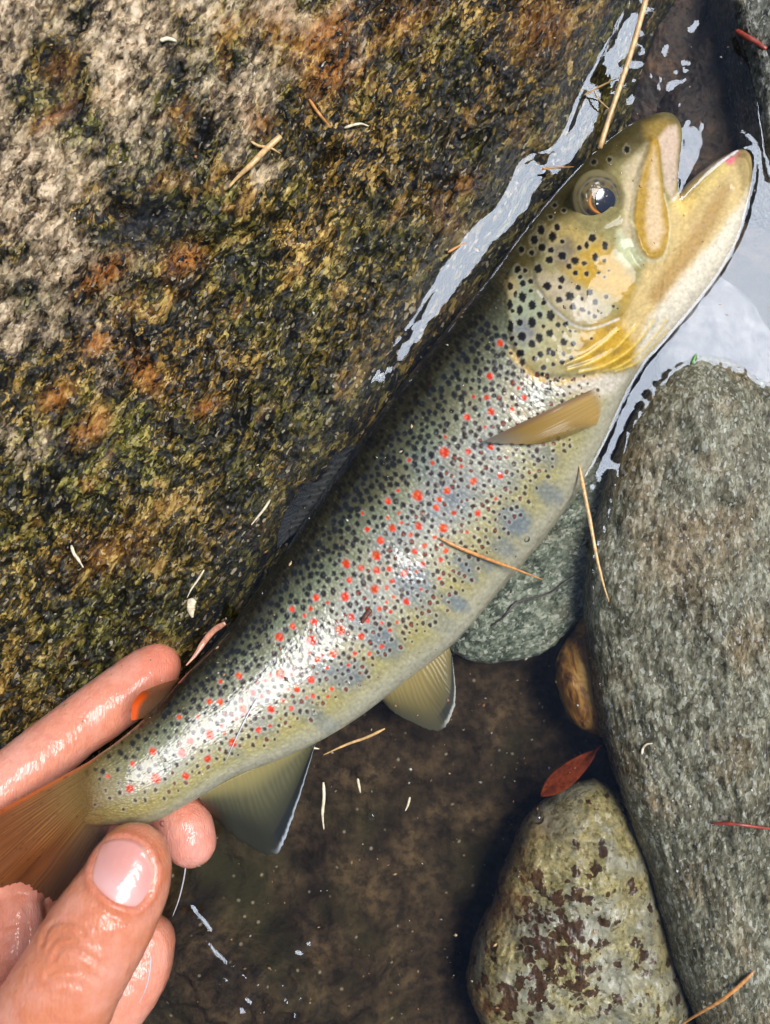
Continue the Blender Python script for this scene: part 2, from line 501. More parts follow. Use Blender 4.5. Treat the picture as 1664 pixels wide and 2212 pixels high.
def schist(name, rot, cols, streak=0.3, sc=1.0, bumpd=0.0016, ochre_amt=0.3, coat=0.55, spark=0.35):
    m = M(name)
    g0 = m.coord(rot=rot)
    g = m.coord(scale=(streak, 1.0, 1.0), base=g0)
    a = m.noise(g, 60 * sc, 3, 0.6); b = m.noise(g, 300 * sc, 6, 0.70); d = m.noise(g, 900 * sc, 3, 0.7)
    wv = m.n('ShaderNodeVectorMath'); wv.operation = 'MULTIPLY_ADD'
    ncv = m.n('ShaderNodeTexNoise'); m.set(ncv, 'Vector', g); m.set(ncv, 'Scale', 700.0); m.set(ncv, 'Detail', 2)
    m.nt.links.new(ncv.outputs['Color'], wv.inputs[0]); wv.inputs[1].default_value = (0.0012, 0.0012, 0.0012); m.nt.links.new(g, wv.inputs[2])
    v1 = m.n('ShaderNodeSeparateColor'); m.set(v1, 0, m.vor(wv.outputs[0], 620 * sc, 'F1', 'Color'))
    v2 = m.n('ShaderNodeSeparateColor'); m.set(v2, 0, m.vor(wv.outputs[0], 1700 * sc, 'F1', 'Color'))
    mixn = m.math('ADD', m.math('ADD', m.math('MULTIPLY', v1.outputs[0], 0.20), m.math('MULTIPLY', v2.outputs[0], 0.24)), m.math('ADD', m.math('MULTIPLY', b, 0.44), m.math('MULTIPLY', a, 0.34)))
    c = m.ramp(mixn, [(0.36, cols[0]), (0.52, cols[1]), (0.66, cols[2]), (0.86, cols[3])])
    oc = m.noise(g0, 38, 3, 0.6)
    c = m.mix(m.math('MULTIPLY', m.ramp(oc, [(0.50, 0), (0.66, 1)]), ochre_amt), c, m.ramp(mixn, [(0.4, (0.035, 0.018, 0.006)), (0.7, (0.26, 0.16, 0.06)), (0.9, (0.44, 0.30, 0.14))]))
    fl = m.ramp(v2.outputs[1], [(0.90, 0), (0.93, 1)])
    c = m.mix(m.math('MULTIPLY', fl, spark), c, (0.66, 0.66, 0.56))
    m.p(Base_Color=c)
    wet(m, 0.55, coat, 0.18)
    m.set(m.b, 'Specular IOR Level', 0.12)
    h = m.math('ADD', m.math('ADD', m.math('MULTIPLY', b, 0.7), m.math('MULTIPLY', a, 0.5)), m.math('ADD', m.math('MULTIPLY', d, 0.25), m.math('ADD', m.math('MULTIPLY', v1.outputs[2], 0.14), m.math('MULTIPLY', v2.outputs[2], 0.12))))
    nb = m.bump(h, 1.0, bumpd)
    m.p(Normal=nb)
    m.set(m.b, 'Coat Normal', nb)
    return m.m

MAT_GREY = schist('grey_schist', math.radians(-80), [(0.026, 0.022, 0.012), (0.085, 0.075, 0.042), (0.165, 0.152, 0.092), (0.38, 0.36, 0.25)], 0.55, 1.0, 0.0012, ochre_amt=0.5, spark=0.36, coat=0.85)
MAT_GREEN = schist('green_schist', math.radians(-30), [(0.022, 0.030, 0.020), (0.085, 0.105, 0.070), (0.19, 0.22, 0.155), (0.46, 0.48, 0.37)], 0.7, 0.8, 0.0022, ochre_amt=0.25, spark=0.5)
MAT_CORNER = schist('corner_schist', math.radians(-70), [(0.016, 0.016, 0.011), (0.065, 0.064, 0.044), (0.14, 0.135, 0.10), (0.32, 0.31, 0.26)], 0.5, 0.9, 0.0022, ochre_amt=0.35)

big_rock = link('river_rock', rock_mesh('river_rock', [(1500, 768), (1440, 800), (1395, 850), (1362, 910), (1320, 1010), (1290, 1120), (1268, 1220), (1264, 1330), (1275, 1430), (1292, 1540), (1318, 1640),
    (1355, 1750), (1395, 1860), (1425, 1960), (1450, 2060), (1490, 2170), (1560, 2330), (1700, 2420), (1900, 2300), (1980, 1900), (1960, 1400), (1850, 1050), (1720, 880), (1630, 810), (1570, 772)],
    -0.006, 0.022, 0.034, 51, 2.6, 0.0040, 0.0013, center=(1600, 1500), grain=80, squash=2.2, na=360, nr=130), MAT_GREY,
    label='long grey-green speckled rock along the right edge beside the fish', cat='rock')

flat_rock = link('flat_stone', rock_mesh('flat_stone', [(1290, 980), (1230, 1040), (1150, 1120), (1060, 1230), (985, 1330), (965, 1390), (1010, 1425), (1100, 1428), (1180, 1405), (1240, 1350), (1300, 1290), (1340, 1180), (1340, 1050)],
    -0.018, 0.006, 0.012, 61, 5.0, 0.0016, 0.0007, grain=30), MAT_GREEN,
    label='pale green flat stone under water between the belly and the long grey rock', cat='rock')

m = M('mottled_stone')
g = m.coord()
a = m.noise(g, 45, 4, 0.6, 0.5); b = m.noise(g, 190, 5, 0.65, 0.4); d = m.noise(g, 620, 4, 0.7)
c = m.ramp(b, [(0.3, (0.10, 0.095, 0.06)), (0.5, (0.24, 0.225, 0.15)), (0.7, (0.42, 0.40, 0.30))])
yel = m.ramp(m.noise(g, 75, 4, 0.6, 0.4), [(0.40, 0), (0.58, 0.9)])
c = m.mix(yel, c, m.ramp(d, [(0.35, (0.12, 0.098, 0.028)), (0.65, (0.42, 0.345, 0.14))]))
bm_ = m.attr('brown').outputs['Fac']
wv = m.n('ShaderNodeVectorMath'); wv.operation = 'MULTIPLY_ADD'
ncv = m.n('ShaderNodeTexNoise'); m.set(ncv, 'Vector', g); m.set(ncv, 'Scale', 500.0); m.set(ncv, 'Detail', 3)
m.nt.links.new(ncv.outputs['Color'], wv.inputs[0]); wv.inputs[1].default_value = (0.0034, 0.0034, 0.0034); m.nt.links.new(g, wv.inputs[2])
cs = m.n('ShaderNodeSeparateColor'); m.set(cs, 0, m.vor(wv.outputs[0], 330, 'F1', 'Color')); cd_ = m.vor(wv.outputs[0], 330, 'F1', 'Distance')
thr = m.math('MULTIPLY', m.math('ADD', bm_, m.math('MULTIPLY', m.math('SUBTRACT', a, 0.5), 1.6)), 0.62)
isb = m.ramp(m.math('SUBTRACT', m.math('SUBTRACT', thr, cs.outputs[0]), m.math('MULTIPLY', m.math('SUBTRACT', cd_, 0.3), 0.5)), [(0.0, 0), (0.05, 0.95)])
c = m.mix(isb, c, m.ramp(d, [(0.35, (0.014, 0.006, 0.003)), (0.7, (0.085, 0.032, 0.010))]))
fine = m.n('ShaderNodeSeparateColor'); m.set(fine, 0, m.vor(wv.outputs[0], 900, 'F1', 'Color'))
c = m.mix(m.math('MULTIPLY', m.ramp(fine.outputs[0], [(0.86, 0), (0.9, 1)]), 0.6), c, (0.05, 0.035, 0.012))
rustm = m.attr('rustedge').outputs['Fac']
c = m.mix(m.math('MULTIPLY', rustm, m.ramp(b, [(0.35, 0.1), (0.6, 1)])), c, m.ramp(d, [(0.3, (0.10, 0.035, 0.008)), (0.6, (0.42, 0.22, 0.07))]))
m.p(Base_Color=c)
wet(m, 0.5, 0.6, 0.06)
m.set(m.b, 'Specular IOR Level', 0.12)
h = m.math('ADD', m.math('MULTIPLY', b, 0.7), m.math('MULTIPLY', d, 0.3))
m.p(Normal=m.bump(h, 0.9, 0.0014))
m.set(m.b, 'Coat Normal', m.bump(b, 0.5, 0.0012))
me_ = rock_mesh('mottled_stone', [(1285, 1682), (1225, 1700), (1165, 1740), (1125, 1790), (1105, 1840), (1080, 1895), (1068, 1950), (1035, 2010), (1012, 2080), (1008, 2130), (1030, 2190), (1080, 2280), (1220, 2380), (1400, 2380), (1500, 2250),
    (1475, 2120), (1440, 2010), (1405, 1890), (1372, 1790), (1335, 1710)], -0.016, 0.019, 0.018, 77, 3.0, 0.0034, 0.0007, center=(1215, 2060), grain=100, squash=1.3)
cc = get_co(me_); qx, qy = to_px(cc)
fattr(me_, 'brown', np.clip(blob(qx, qy, 1190, 2010, 110, 130, 0.2) * 0.95 + 0.55 * blob(qx, qy, 1120, 2150, 110, 70) + 0.5 * blob(qx, qy, 1250, 1850, 70, 50) + 0.25, 0, 1))
fattr(me_, 'rustedge', np.clip(blob(qx, qy, 1095, 1930, 34, 110, 0.35) + 0.8 * blob(qx, qy, 1030, 2170, 40, 60) + .3 * blob(qx, qy, 1170, 1790, 60, 40), 0, 1))
mottled = link('mottled_stone', me_, m.m, label='pale yellowish stone with dark brown blotches at the bottom right', cat='rock')

corner = link('corner_rock', rock_mesh('corner_rock', [(1560, -160), (1545, -40), (1560, 60), (1570, 130), (1588, 200), (1600, 260), (1612, 320), (1625, 390), (1650, 460), (1690, 480), (1672, 400), (1644, 330), (1626, 260), (1614, 195), (1622, 150), (1660, 122), (1760, 60), (1780, -90), (1680, -200)],
    -0.008, 0.0135, 0.030, 91, 3.6, 0.0034, 0.0010, center=(1606, 150), grain=70, squash=1.6), MAT_CORNER,
    label='wet grey rock ridge with bright puddles in the top right corner', cat='rock')

m = M('submerged_brown_rock')
g = m.coord(rot=0.3)
a = m.noise(g, 60, 4, 0.6, 0.4); b = m.noise(g, 240, 5, 0.65)
c = m.ramp(a, [(0.35, (0.014, 0.009, 0.006)), (0.55, (0.055, 0.032, 0.018)), (0.72, (0.16, 0.085, 0.035))])
c = m.mix(m.ramp(b, [(0.4, 0.7), (0.6, 0.0)]), c, (0.012, 0.010, 0.007))
m.p(Base_Color=c, Roughness=0.7, Normal=m.bump(b, 0.9, 0.0015))
MAT_BROWN = m.m
brown = link('submerged_rock', rock_mesh('submerged_rock', [(1500, 60), (1450, 150), (1400, 260), (1410, 360), (1470, 430), (1540, 410), (1595, 350), (1600, 260), (1575, 150), (1550, 70)],
    -0.022, 0.012, 0.014, 95, 2.6, 0.002, 0.0008), MAT_BROWN, label='dark reddish brown rock under water in front of the open mouth', cat='rock')
brown2 = link('submerged_rock', rock_mesh('submerged_rock', [(1470, -150), (1420, -20), (1380, 80), (1350, 170), (1340, 260), (1390, 300), (1450, 220), (1500, 110), (1540, 0), (1560, -150)],
    -0.024, 0.012, 0.012, 97, 2.6, 0.002, 0.0008), MAT_BROWN, label='dark drowned rock beneath the ripples at the top edge, above the snout', cat='rock')

m = M('pale_slab_stone')
g = m.coord()
b = m.noise(g, 130, 5, 0.65, 0.5)
c = m.ramp(b, [(0.35, (0.08, 0.075, 0.07)), (0.55, (0.17, 0.155, 0.15)), (0.7, (0.27, 0.25, 0.235))])
m.p(Base_Color=c, Roughness=0.7, Normal=m.bump(b, 0.7, 0.0012))
slab = link('pale_slab', rock_mesh('pale_slab', [(1548, 590), (1510, 640), (1450, 720), (1420, 800), (1500, 880), (1640, 940), (1780, 900), (1720, 780), (1672, 730), (1612, 640)],
    -0.015, 0.004, 0.010, 101, 6.0, 0.0012, 0.0004), m.m, label='pale slab drowned in the pool right of the jaw', cat='rock')

m = M('amber_pebble')
g = m.coord(rot=1.3); g = m.coord(scale=(0.4, 1.4, 1), base=g)
b = m.noise(g, 200, 5, 0.65, 0.5)
c = m.ramp(b, [(0.36, (0.04, 0.014, 0.003)), (0.48, (0.26, 0.11, 0.018)), (0.62, (0.56, 0.30, 0.06))])
m.p(Base_Color=c, Roughness=0.5, Normal=m.bump(b, 0.7, 0.0012))
pebble = link('amber_pebble', rock_mesh('amber_pebble', [(1262, 1330), (1225, 1385), (1203, 1430), (1206, 1490), (1232, 1555), (1268, 1580), (1310, 1590), (1330, 1500), (1320, 1380)],
    -0.016, 0.008, 0.008, 121, 2.6, 0.0014, 0.0004, na=120, nr=40), m.m, label='orange-brown pebble wedged against the long grey rock', cat='pebble')

# ================================================================== TROUT
def remeshed(name, parts, voxel):
    """join closed shapes into one continuous skin"""
    cos, fcs, off = [], [], 0
    for co, f in parts:
        cos.append(co); fcs.append(f + off); off += len(co)
    me = mesh_np(name + '_src', np.concatenate(cos), np.concatenate(fcs))
    bm = bmesh.new(); bm.from_mesh(me); bmesh.ops.recalc_face_normals(bm, faces=bm.faces); bm.to_mesh(me); bm.free()
    o = bpy.data.objects.new(name + '_src', me); COL.objects.link(o)
    md = o.modifiers.new('r', 'REMESH'); md.mode = 'VOXEL'; md.voxel_size = voxel; md.use_smooth_shade = True
    dg = bpy.context.evaluated_depsgraph_get()
    res = bpy.data.meshes.new_from_object(o.evaluated_get(dg))
    bpy.data.objects.remove(o); bpy.data.meshes.remove(me)
    res.name = name
    return res

def smooth_mesh(me, it=2, lam=0.5, part=None):
    co = get_co(me)
    e = np.empty(len(me.edges) * 2, np.int32); me.edges.foreach_get('vertices', e); e = e.reshape(-1, 2)
    if part is not None: e = e[part[e].all(1)]
    n = len(co)
    deg = np.bincount(e.ravel(), minlength=n)[:, None]
    for _ in range(it):
        s = np.zeros_like(co)
        for k in range(3):
            s[:, k] = np.bincount(e[:, 0], co[e[:, 1], k], n) + np.bincount(e[:, 1], co[e[:, 0], k], n)
        q_ = s / np.maximum(deg, 1)
        co = co + lam * np.where(deg > 0, q_ - co, 0)
    set_co(me, co)
    return co

def loft(stations, n=260, na=96, p=2.3, close=True):
    """stations: Dx, Dy, Vx, Vy, zc, h. returns a closed tube whose section spans D..V"""
    st = catmull([[ (s[0] + s[2]) / 2, (s[1] + s[3]) / 2, *s] for s in stations], n)[:, 2:]
    th = np.linspace(0, 2 * math.pi, na, endpoint=False)
    c = np.cos(th); sg = np.sign(np.sin(th)); z_ = sg * (1 - np.abs(c) ** p + 1e-9) ** 0.5
    co = np.empty((n, na, 3))
    for i in range(n):
        dx, dy = xy(st[i, 0], st[i, 1], st[i, 4]); vx, vy = xy(st[i, 2], st[i, 3], st[i, 4])
        co[i, :, 0] = (dx + vx) / 2 + (dx - vx) / 2 * c
        co[i, :, 1] = (dy + vy) / 2 + (dy - vy) / 2 * c
        co[i, :, 2] = st[i, 4] + st[i, 5] * z_
    f = grid_faces(n, na, True)
    co = co.reshape(-1, 3)
    ends = []
    for i, rev in ((0, False), (n - 1, True)):
        ci = len(co) + len(ends)
        ends.append(co[i * na:(i + 1) * na].mean(0))
        j = np.arange(0, na, 2)
        tri = np.stack([i * na + j, i * na + (j + 1) % na, i * na + (j + 2) % na, np.full(na // 2, ci)], -1)
        f = np.concatenate([f, tri])
    return np.vstack([co, ends]), f, st

BODY = [(120, 1700, 150, 1790, .0345, .0014), (160, 1668, 195, 1786, .0340, .0040), (205, 1636, 255, 1780, .0322, .0064), (262, 1595, 332, 1774, .0285, .0088), (330, 1535, 420, 1728, .0230, .0108), (395, 1464, 510, 1675, .0172, .0123),
        (450, 1405, 600, 1640, .0120, .0136), (510, 1335, 690, 1600, .0068, .0150), (570, 1252, 780, 1545, .0018, .0165), (622, 1180, 880, 1468, -.0024, .0180), (680, 1092, 985, 1385, -.0050, .0194),
        (736, 1010, 1075, 1280, -.0075, .0206), (800, 918, 1165, 1175, -.0080, .0216), (866, 832, 1245, 1065, -.0080, .0224), (935, 745, 1300, 965, -.0080, .0228), (1000, 665, 1345, 862, -.0075, .0230),
        (1055, 600, 1387, 790, -.0070, .0230), (1110, 525, 1437, 728, -.0065, .0226), (1165, 456, 1475, 660, -.0060, .0212), (1222, 392, 1478, 565, -.0055, .0193), (1275, 340, 1462, 478, -.0045, .0170),
        (1330, 294, 1455, 420, -.0035, .0146), (1380, 265, 1459, 368, -.0030, .0120), (1420, 254, 1464, 320, -.0025, .0092), (1448, 259, 1463, 287, -.0020, .0045)]
JAW = [(1210, 640, 1400, 778, -.0075, .0190), (1330, 545, 1492, 672, -.0085, .0180), (1400, 492, 1540, 610, -.0085, .0160), (1448, 436, 1580, 540, -.0080, .0140), (1490, 392, 1603, 470, -.0075, .0118),
       (1540, 352, 1616, 405, -.0065, .0090), (1580, 331, 1617, 362, -.0055, .0060), (1598, 326, 1612, 340, -.0050, .0030)]
bodyL, bodyF, bodyS = loft(BODY, 300, 110, 2.35)
jawL, jawF, _ = loft(JAW, 120, 72, 2.3)
fme = remeshed('body', [(bodyL, bodyF), (jawL, jawF)], 0.00029)
fco = smooth_mesh(fme, 7, 0.5)
_no = get_no(fme)
bm = bmesh.new(); bm.from_mesh(fme); bm.faces.ensure_lookup_table()
_low = set(np.nonzero(_no[:, 2] < -0.72)[0].tolist())
bmesh.ops.delete(bm, geom=[f for f in bm.faces if all(v.index in _low for v in f.verts)], context='FACES')
bm.to_mesh(fme); bm.free()
fme.polygons.foreach_set('use_smooth', np.ones(len(fme.polygons), bool))
fco = get_co(fme)
_hx, _hy = to_px(fco)
_keep = fco.copy()
_w = (sstep(-30, 30, sdist(_hx, _hy, [(1180, 640), (1330, 440), (1440, 440), (1470, 420), (1580, 420), (1560, 620), (1420, 800), (1250, 800)])))[:, None]
_sm = smooth_mesh(fme, 80, 0.5, _w[:, 0] > 0)
fco = _keep * (1 - _w) + _sm * _w
set_co(fme, fco)
fno = get_no(fme)
fpx, fpy = to_px(fco)

# -- station coordinates (s along the fish in mm, t from back 0 to belly 1)
mid = np.c_[(bodyS[:, 0] + bodyS[:, 2]) / 2, (bodyS[:, 1] + bodyS[:, 3]) / 2]
arc = np.r_[0, np.cumsum(np.linalg.norm(np.diff(mid, axis=0), axis=1))]
CW, CH = 1700, 2000
S_map = np.full((CH, CW), np.nan); T_map = np.full((CH, CW), np.nan)
tt = np.linspace(-0.12, 1.12, 700)
n_i = 2200
bs = catmull(np.c_[mid, bodyS[:, :4], arc], n_i)
for k in range(n_i):
    xs = bs[k, 2] + (bs[k, 4] - bs[k, 2]) * tt; ys = bs[k, 3] + (bs[k, 5] - bs[k, 3]) * tt
    ix = np.clip(np.round(xs).astype(int), 0, CW - 1); iy = np.clip(np.round(ys).astype(int), 0, CH - 1)
    S_map[iy, ix] = bs[k, 6]; T_map[iy, ix] = tt
def fill(a):
    for _ in range(10):
        h = np.isnan(a)
        if not h.any(): break
        for sh, ax in ((1, 0), (-1, 0), (1, 1), (-1, 1)):
            b = np.roll(a, sh, ax); q = np.isnan(a) & ~np.isnan(b); a[q] = b[q]
    return np.where(np.isnan(a), 2.0, a)
S_map = fill(S_map); T_map = fill(T_map)
S_map[S_map == 2.0] = 3000.0
def blur(a, n=1):
    for _ in range(n):
        a = (np.roll(a, 1, 0) + np.roll(a, -1, 0) + 2 * a) / 4
        a = (np.roll(a, 1, 1) + np.roll(a, -1, 1) + 2 * a) / 4
    return a
S_map = blur(S_map, 3); T_map = blur(T_map, 3)
YY, XX = np.mgrid[0:CH, 0:CW].astype(float)
def samp(a, px, py):
    x = np.clip(px, 0, CW - 1.01); y = np.clip(py, 0, CH - 1.01)
    i = x.astype(int); j = y.astype(int); fx = x - i; fy = y - j
    if a.ndim == 3: fx = fx[:, None]; fy = fy[:, None]
    return (a[j, i] * (1 - fx) + a[j, i + 1] * fx) * (1 - fy) + (a[j + 1, i] * (1 - fx) + a[j + 1, i + 1] * fx) * fy

def cfbm(sc, seed, octv=3):
    """smooth noise over the whole canvas, made coarse and enlarged"""
    st_ = 4
    yy, xx = np.mgrid[0:CH // st_ + 2, 0:CW // st_ + 2].astype(float) * st_
    a = fbm(xx / sc, yy / sc, seed, octv)
    yi = np.arange(CH) / st_; xi = np.arange(CW) / st_
    y0 = yi.astype(int); x0 = xi.astype(int); fy = (yi - y0)[:, None]; fx = (xi - x0)[None]
    r0 = a[y0] * (1 - fy) + a[y0 + 1] * fy
    return (r0[:, x0] * (1 - fx) + r0[:, x0 + 1] * fx).astype(np.float32)
C = np.zeros((CH, CW, 3), np.float32)           # skin pigment
HT = np.zeros((CH, CW), np.float32)             # fine relief of the head, metres
def window(pts, pad):
    p = np.asarray(pts, float)
    x0 = int(max(0, p[:, 0].min() - pad)); x1 = int(min(CW, p[:, 0].max() + pad + 1)); y0 = int(max(0, p[:, 1].min() - pad)); y1 = int(min(CH, p[:, 1].max() + pad + 1))
    return slice(y0, y1), slice(x0, x1)
def paint_poly(poly, col, soft, amt=1.0, noise=0.0, seed=1, nsc=30):
    w_ = window(poly, soft * 2 + 4)
    X, Y = XX[w_], YY[w_]
    d = sdist(X, Y, poly)
    if noise: d = d + noise * fbm(X / nsc, Y / nsc, seed, 3)
    a = (sstep(-soft, soft, d) * amt)[..., None]
    C[w_] = C[w_] * (1 - a) + np.asarray(col) * a
def paint_line(pts, width, col, amt=1.0, taper=True):
    pts = catmull(pts, max(12, 4 * len(pts)))[:, :2]
    w_ = window(pts, width * 3)
    d = seg_dist(XX[w_], YY[w_], pts)
    a = (np.exp(-(d / width) ** 2) * amt)[..., None]
    C[w_] = C[w_] * (1 - a) + np.asarray(col) * a
def paint_spot(x, y, rx, ry, col, amt=1.0, soft=0.3, halo=None, ang=0.0):
    R = max(rx, ry) * 2.2 + 3
    w_ = window([(x, y)], R)
    X, Y = XX[w_], YY[w_]
    if X.size == 0: return
    c, s = math.cos(ang), math.sin(ang)
    dx, dy = X - x, Y - y
    r = np.sqrt(((dx * c + dy * s) / rx) ** 2 + ((-dx * s + dy * c) / ry) ** 2)
    r = r * (1 + 0.30 * gnoise(X / 5.5 + x, Y / 5.5 + y, 3))
    if halo is not None:
        a = (np.exp(-((r - 1.35) / 0.42) ** 2) * halo[1])[..., None]
        C[w_] = C[w_] * (1 - a) + np.asarray(halo[0]) * a
    a = (sstep(1 + soft, 1 - soft, r) * amt)[..., None]
    C[w_] = C[w_] * (1 - a) + np.asarray(col) * a
def relief_poly(poly, hgt, soft, rim=0.0):
    w_ = window(poly, soft * 3 + 4)
    d = sdist(XX[w_], YY[w_], poly)
    HT[w_] += sstep(-soft, soft, d) * hgt + rim * np.exp(-((d - soft) / (soft * 0.8)) ** 2)
def relief_line(pts, width, hgt):
    pts = catmull(pts, max(12, 4 * len(pts)))[:, :2]
    w_ = window(pts, width * 4)
    d = seg_dist(XX[w_], YY[w_], pts)
    HT[w_] += np.exp(-(d / width) ** 2) * hgt

# -- body ground colour across the flank
T = T_map; S = S_map
keys = [(-0.12, (28, 27, 18)), (0.02, (28, 27, 19)), (0.10, (44, 42, 28)), (0.20, (82, 79, 52)), (0.32, (126, 124, 92)), (0.45, (158, 154, 130)), (0.58, (176, 170, 146)), (0.70, (168, 160, 120)), (0.80, (162, 148, 88)), (0.88, (160, 150, 106)), (0.95, (168, 161, 134)), (1.12, (160, 154, 132))]
tk = [k[0] for k in keys]
tw = T + 0.03 * cfbm(70, 301)
for ch in range(3):
    C[..., ch] = np.interp(tw, tk, [lin(*k[1])[ch] for k in keys])
# cool and warm drifts over the flank
nz1 = cfbm(90, 311)[..., None]; nz2 = cfbm(38, 317)[..., None]
midw = (np.exp(-((T - 0.5) / 0.25) ** 2))[..., None]
C = C * (1 + midw * (np.clip(nz1, -1, 1) * np.array([-0.20, -0.02, 0.28]) + np.clip(nz2, -1, 1) * np.array([0.12, 0.0, -0.10])))
grn = (np.exp(-((T - 0.27) / 0.09) ** 2) * sstep(0.0, 0.5, cfbm(120, 321, 2) + 0.25))[..., None]
C = C * (1 - 0.45 * grn) + grn * 0.45 * lin(118, 130, 102)
# tail end browner, with olive
te = sstep(330, 60, S)[..., None]
C = C * (1 - te * 0.75) + te * 0.75 * lin(132, 116, 68) * (1 + 0.25 * nz2)
te = sstep(90, 20, S)[..., None]
C = C * (1 - te * 0.8) + te * 0.8 * lin(140, 92, 44)
# yellow wash low on the flank
yw = (np.exp(-((T - 0.80) / 0.09) ** 2) * (0.55 + 0.5 * nz1[..., 0]))[..., None]
C = C * (1 - 0.6 * yw) + yw * 0.6 * lin(160, 146, 84)
# grey parr blotches
for x, y, rx, ry, a in [(1175, 985, 34, 24, .5), (1185, 1065, 34, 22, .55), (1110, 1125, 38, 34, .75), (1085, 1180, 34, 20, .5), (1045, 1215, 30, 18, .5), (1010, 1240, 24, 18, .5), (1000, 1215, 26, 18, .6), (985, 1300, 30, 18, .5), (905, 1275, 46, 40, .5),
                        (890, 1250, 40, 36, .5), (985, 1305, 24, 16, .4), (945, 1340, 40, 22, .3), (830, 1390, 40, 30, .7), (800, 1340, 50, 40, .45), (960, 1090, 52, 44, .5), (1000, 1050, 50, 44, .45), (740, 1460, 38, 30, .6), (770, 1450, 30, 26, .5), (660, 1530, 34, 24, .45), (690, 1450, 30, 26, .4), (570, 1570, 30, 20, .4), (560, 1500, 26, 20, .3), (505, 1620, 24, 16, .3), (850, 1180, 44, 36, .4), (930, 1010, 40, 40, .35), (700, 1560, 34, 18, .35), (1090, 1030, 40, 30, .4), (1050, 965, 30, 24, .3)]:
    w_ = window([(x, y)], max(rx, ry) * 2.4)
    b_ = blob(XX[w_], YY[w_], x, y, rx * 1.2, ry * 1.2, 0.5) * (1 + 0.5 * fbm(XX[w_] / 14, YY[w_] / 14, 401, 3))
    b_ = (np.clip(sstep(0.12, 0.85, b_) * a, 0, 1))[..., None]
    b_ = np.clip(b_ * 1.15, 0, 1)
    C[w_] = C[w_] * (1 - 0.9 * b_) + lin(96, 110, 122) * 0.9 * b_

# -- head
HEAD = [(1094, 600), (1093, 650), (1096, 705), (1112, 755), (1136, 790), (1156, 806), (1196, 814), (1245, 812), (1300, 802), (1345, 800), (1390, 780), (1470, 700), (1560, 580), (1620, 470), (1640, 300), (1440, 230), (1300, 300), (1190, 400), (1120, 500)]
OLIVE, GOLD, CREAM = lin(104, 92, 52), lin(178, 140, 54), lin(206, 184, 132)
paint_poly(HEAD, lin(140, 128, 84), 10, 1.0)
paint_poly([(1060, 600), (1110, 500), (1190, 400), (1300, 290), (1400, 230), (1480, 250), (1440, 300), (1380, 330), (1330, 350), (1250, 440), (1190, 520), (1130, 620)], lin(72, 62, 34), 26, 0.94, 16)
paint_poly([(1390, 262), (1440, 255), (1466, 280), (1466, 330), (1430, 330), (1395, 300)], lin(150, 122, 62), 12, .8, 4)
paint_poly([(1110, 590), (1150, 620), (1165, 650), (1190, 690), (1180, 760), (1130, 770), (1100, 700)], lin(142, 150, 122), 16, 0.9, 10)
paint_poly([(1150, 600), (1200, 590), (1280, 640), (1300, 690), (1250, 700), (1190, 660)], lin(184, 166, 138), 22, 0.75, 14)
paint_poly([(1200, 560), (1290, 520), (1340, 560), (1370, 620), (1350, 660), (1290, 640), (1230, 600)], GOLD, 20, 0.95, 16)
paint_poly([(1180, 490), (1240, 480), (1290, 520), (1240, 560), (1190, 560)], lin(176, 150, 92), 18, 0.8, 12)
paint_poly([(1185, 540), (1225, 520), (1245, 545), (1225, 580), (1195, 575)], lin(98, 92, 84), 14, 0.75, 10)
paint_poly([(1200, 780), (1240, 720), (1330, 690), (1370, 640), (1400, 650), (1420, 720), (1370, 790), (1300, 805)], lin(182, 142, 56), 20, 0.95, 12)
paint_poly([(1140, 700), (1190, 690), (1250, 720), (1240, 790), (1180, 800), (1140, 770)], lin(160, 148, 104), 20, 0.8, 14)
paint_poly([(1120, 690), (1145, 690), (1160, 720), (1150, 745), (1120, 740)], lin(96, 98, 104), 9, 0.7, 8)
# lower jaw and throat
paint_poly([(1340, 700), (1400, 560), (1450, 435), (1500, 385), (1595, 325), (1625, 340), (1620, 430), (1580, 560), (1480, 690), (1390, 780)], lin(196, 170, 118), 12, 0.95)
paint_poly([(1395, 640), (1450, 560), (1520, 460), (1560, 400), (1585, 400), (1545, 490), (1480, 590), (1420, 670)], lin(158, 124, 74), 12, 0.75, 5)
paint_poly([(1400, 690), (1470, 600), (1540, 520), (1600, 440), (1625, 400), (1630, 470), (1570, 580), (1490, 690), (1400, 790), (1370, 780)], lin(216, 204, 180), 12, 0.95, 5)
paint_poly([(1450, 440), (1500, 392), (1560, 350), (1580, 360), (1530, 410), (1480, 470)], lin(226, 200, 130), 9, 0.8, 4)
paint_poly([(1562, 348), (1590, 325), (1604, 332), (1580, 356)], lin(226, 120, 130), 5, 0.9)
paint_poly([(1585, 330), (1612, 330), (1620, 380), (1606, 420), (1596, 380)], lin(150, 128, 84), 8, 0.8)
paint_line([(1454, 432), (1490, 394), (1535, 360), (1588, 330)], 4, lin(232, 216, 190), 0.85)
relief_line([(1454, 436), (1490, 398), (1535, 364), (1588, 334)], 5, 0.0006)
# gold rim under the gill cover
paint_line([(1105, 762), (1136, 796), (1160, 816), (1200, 824), (1245, 822), (1290, 812)], 8, lin(222, 180, 96), 0.9)
paint_poly([(1245, 820), (1300, 808), (1350, 812), (1330, 850), (1300, 860), (1260, 850), (1200, 850)], lin(212, 198, 178), 14, 0.8, 8)
for x, y, rx, ry, a in [(1120, 715, 20, 28, .7), (1107, 620, 14, 20, .5)]:
    paint_spot(x, y, rx, ry, lin(92, 96, 108) if a > .6 else lin(216, 172, 96), a * 0.7, 0.6)
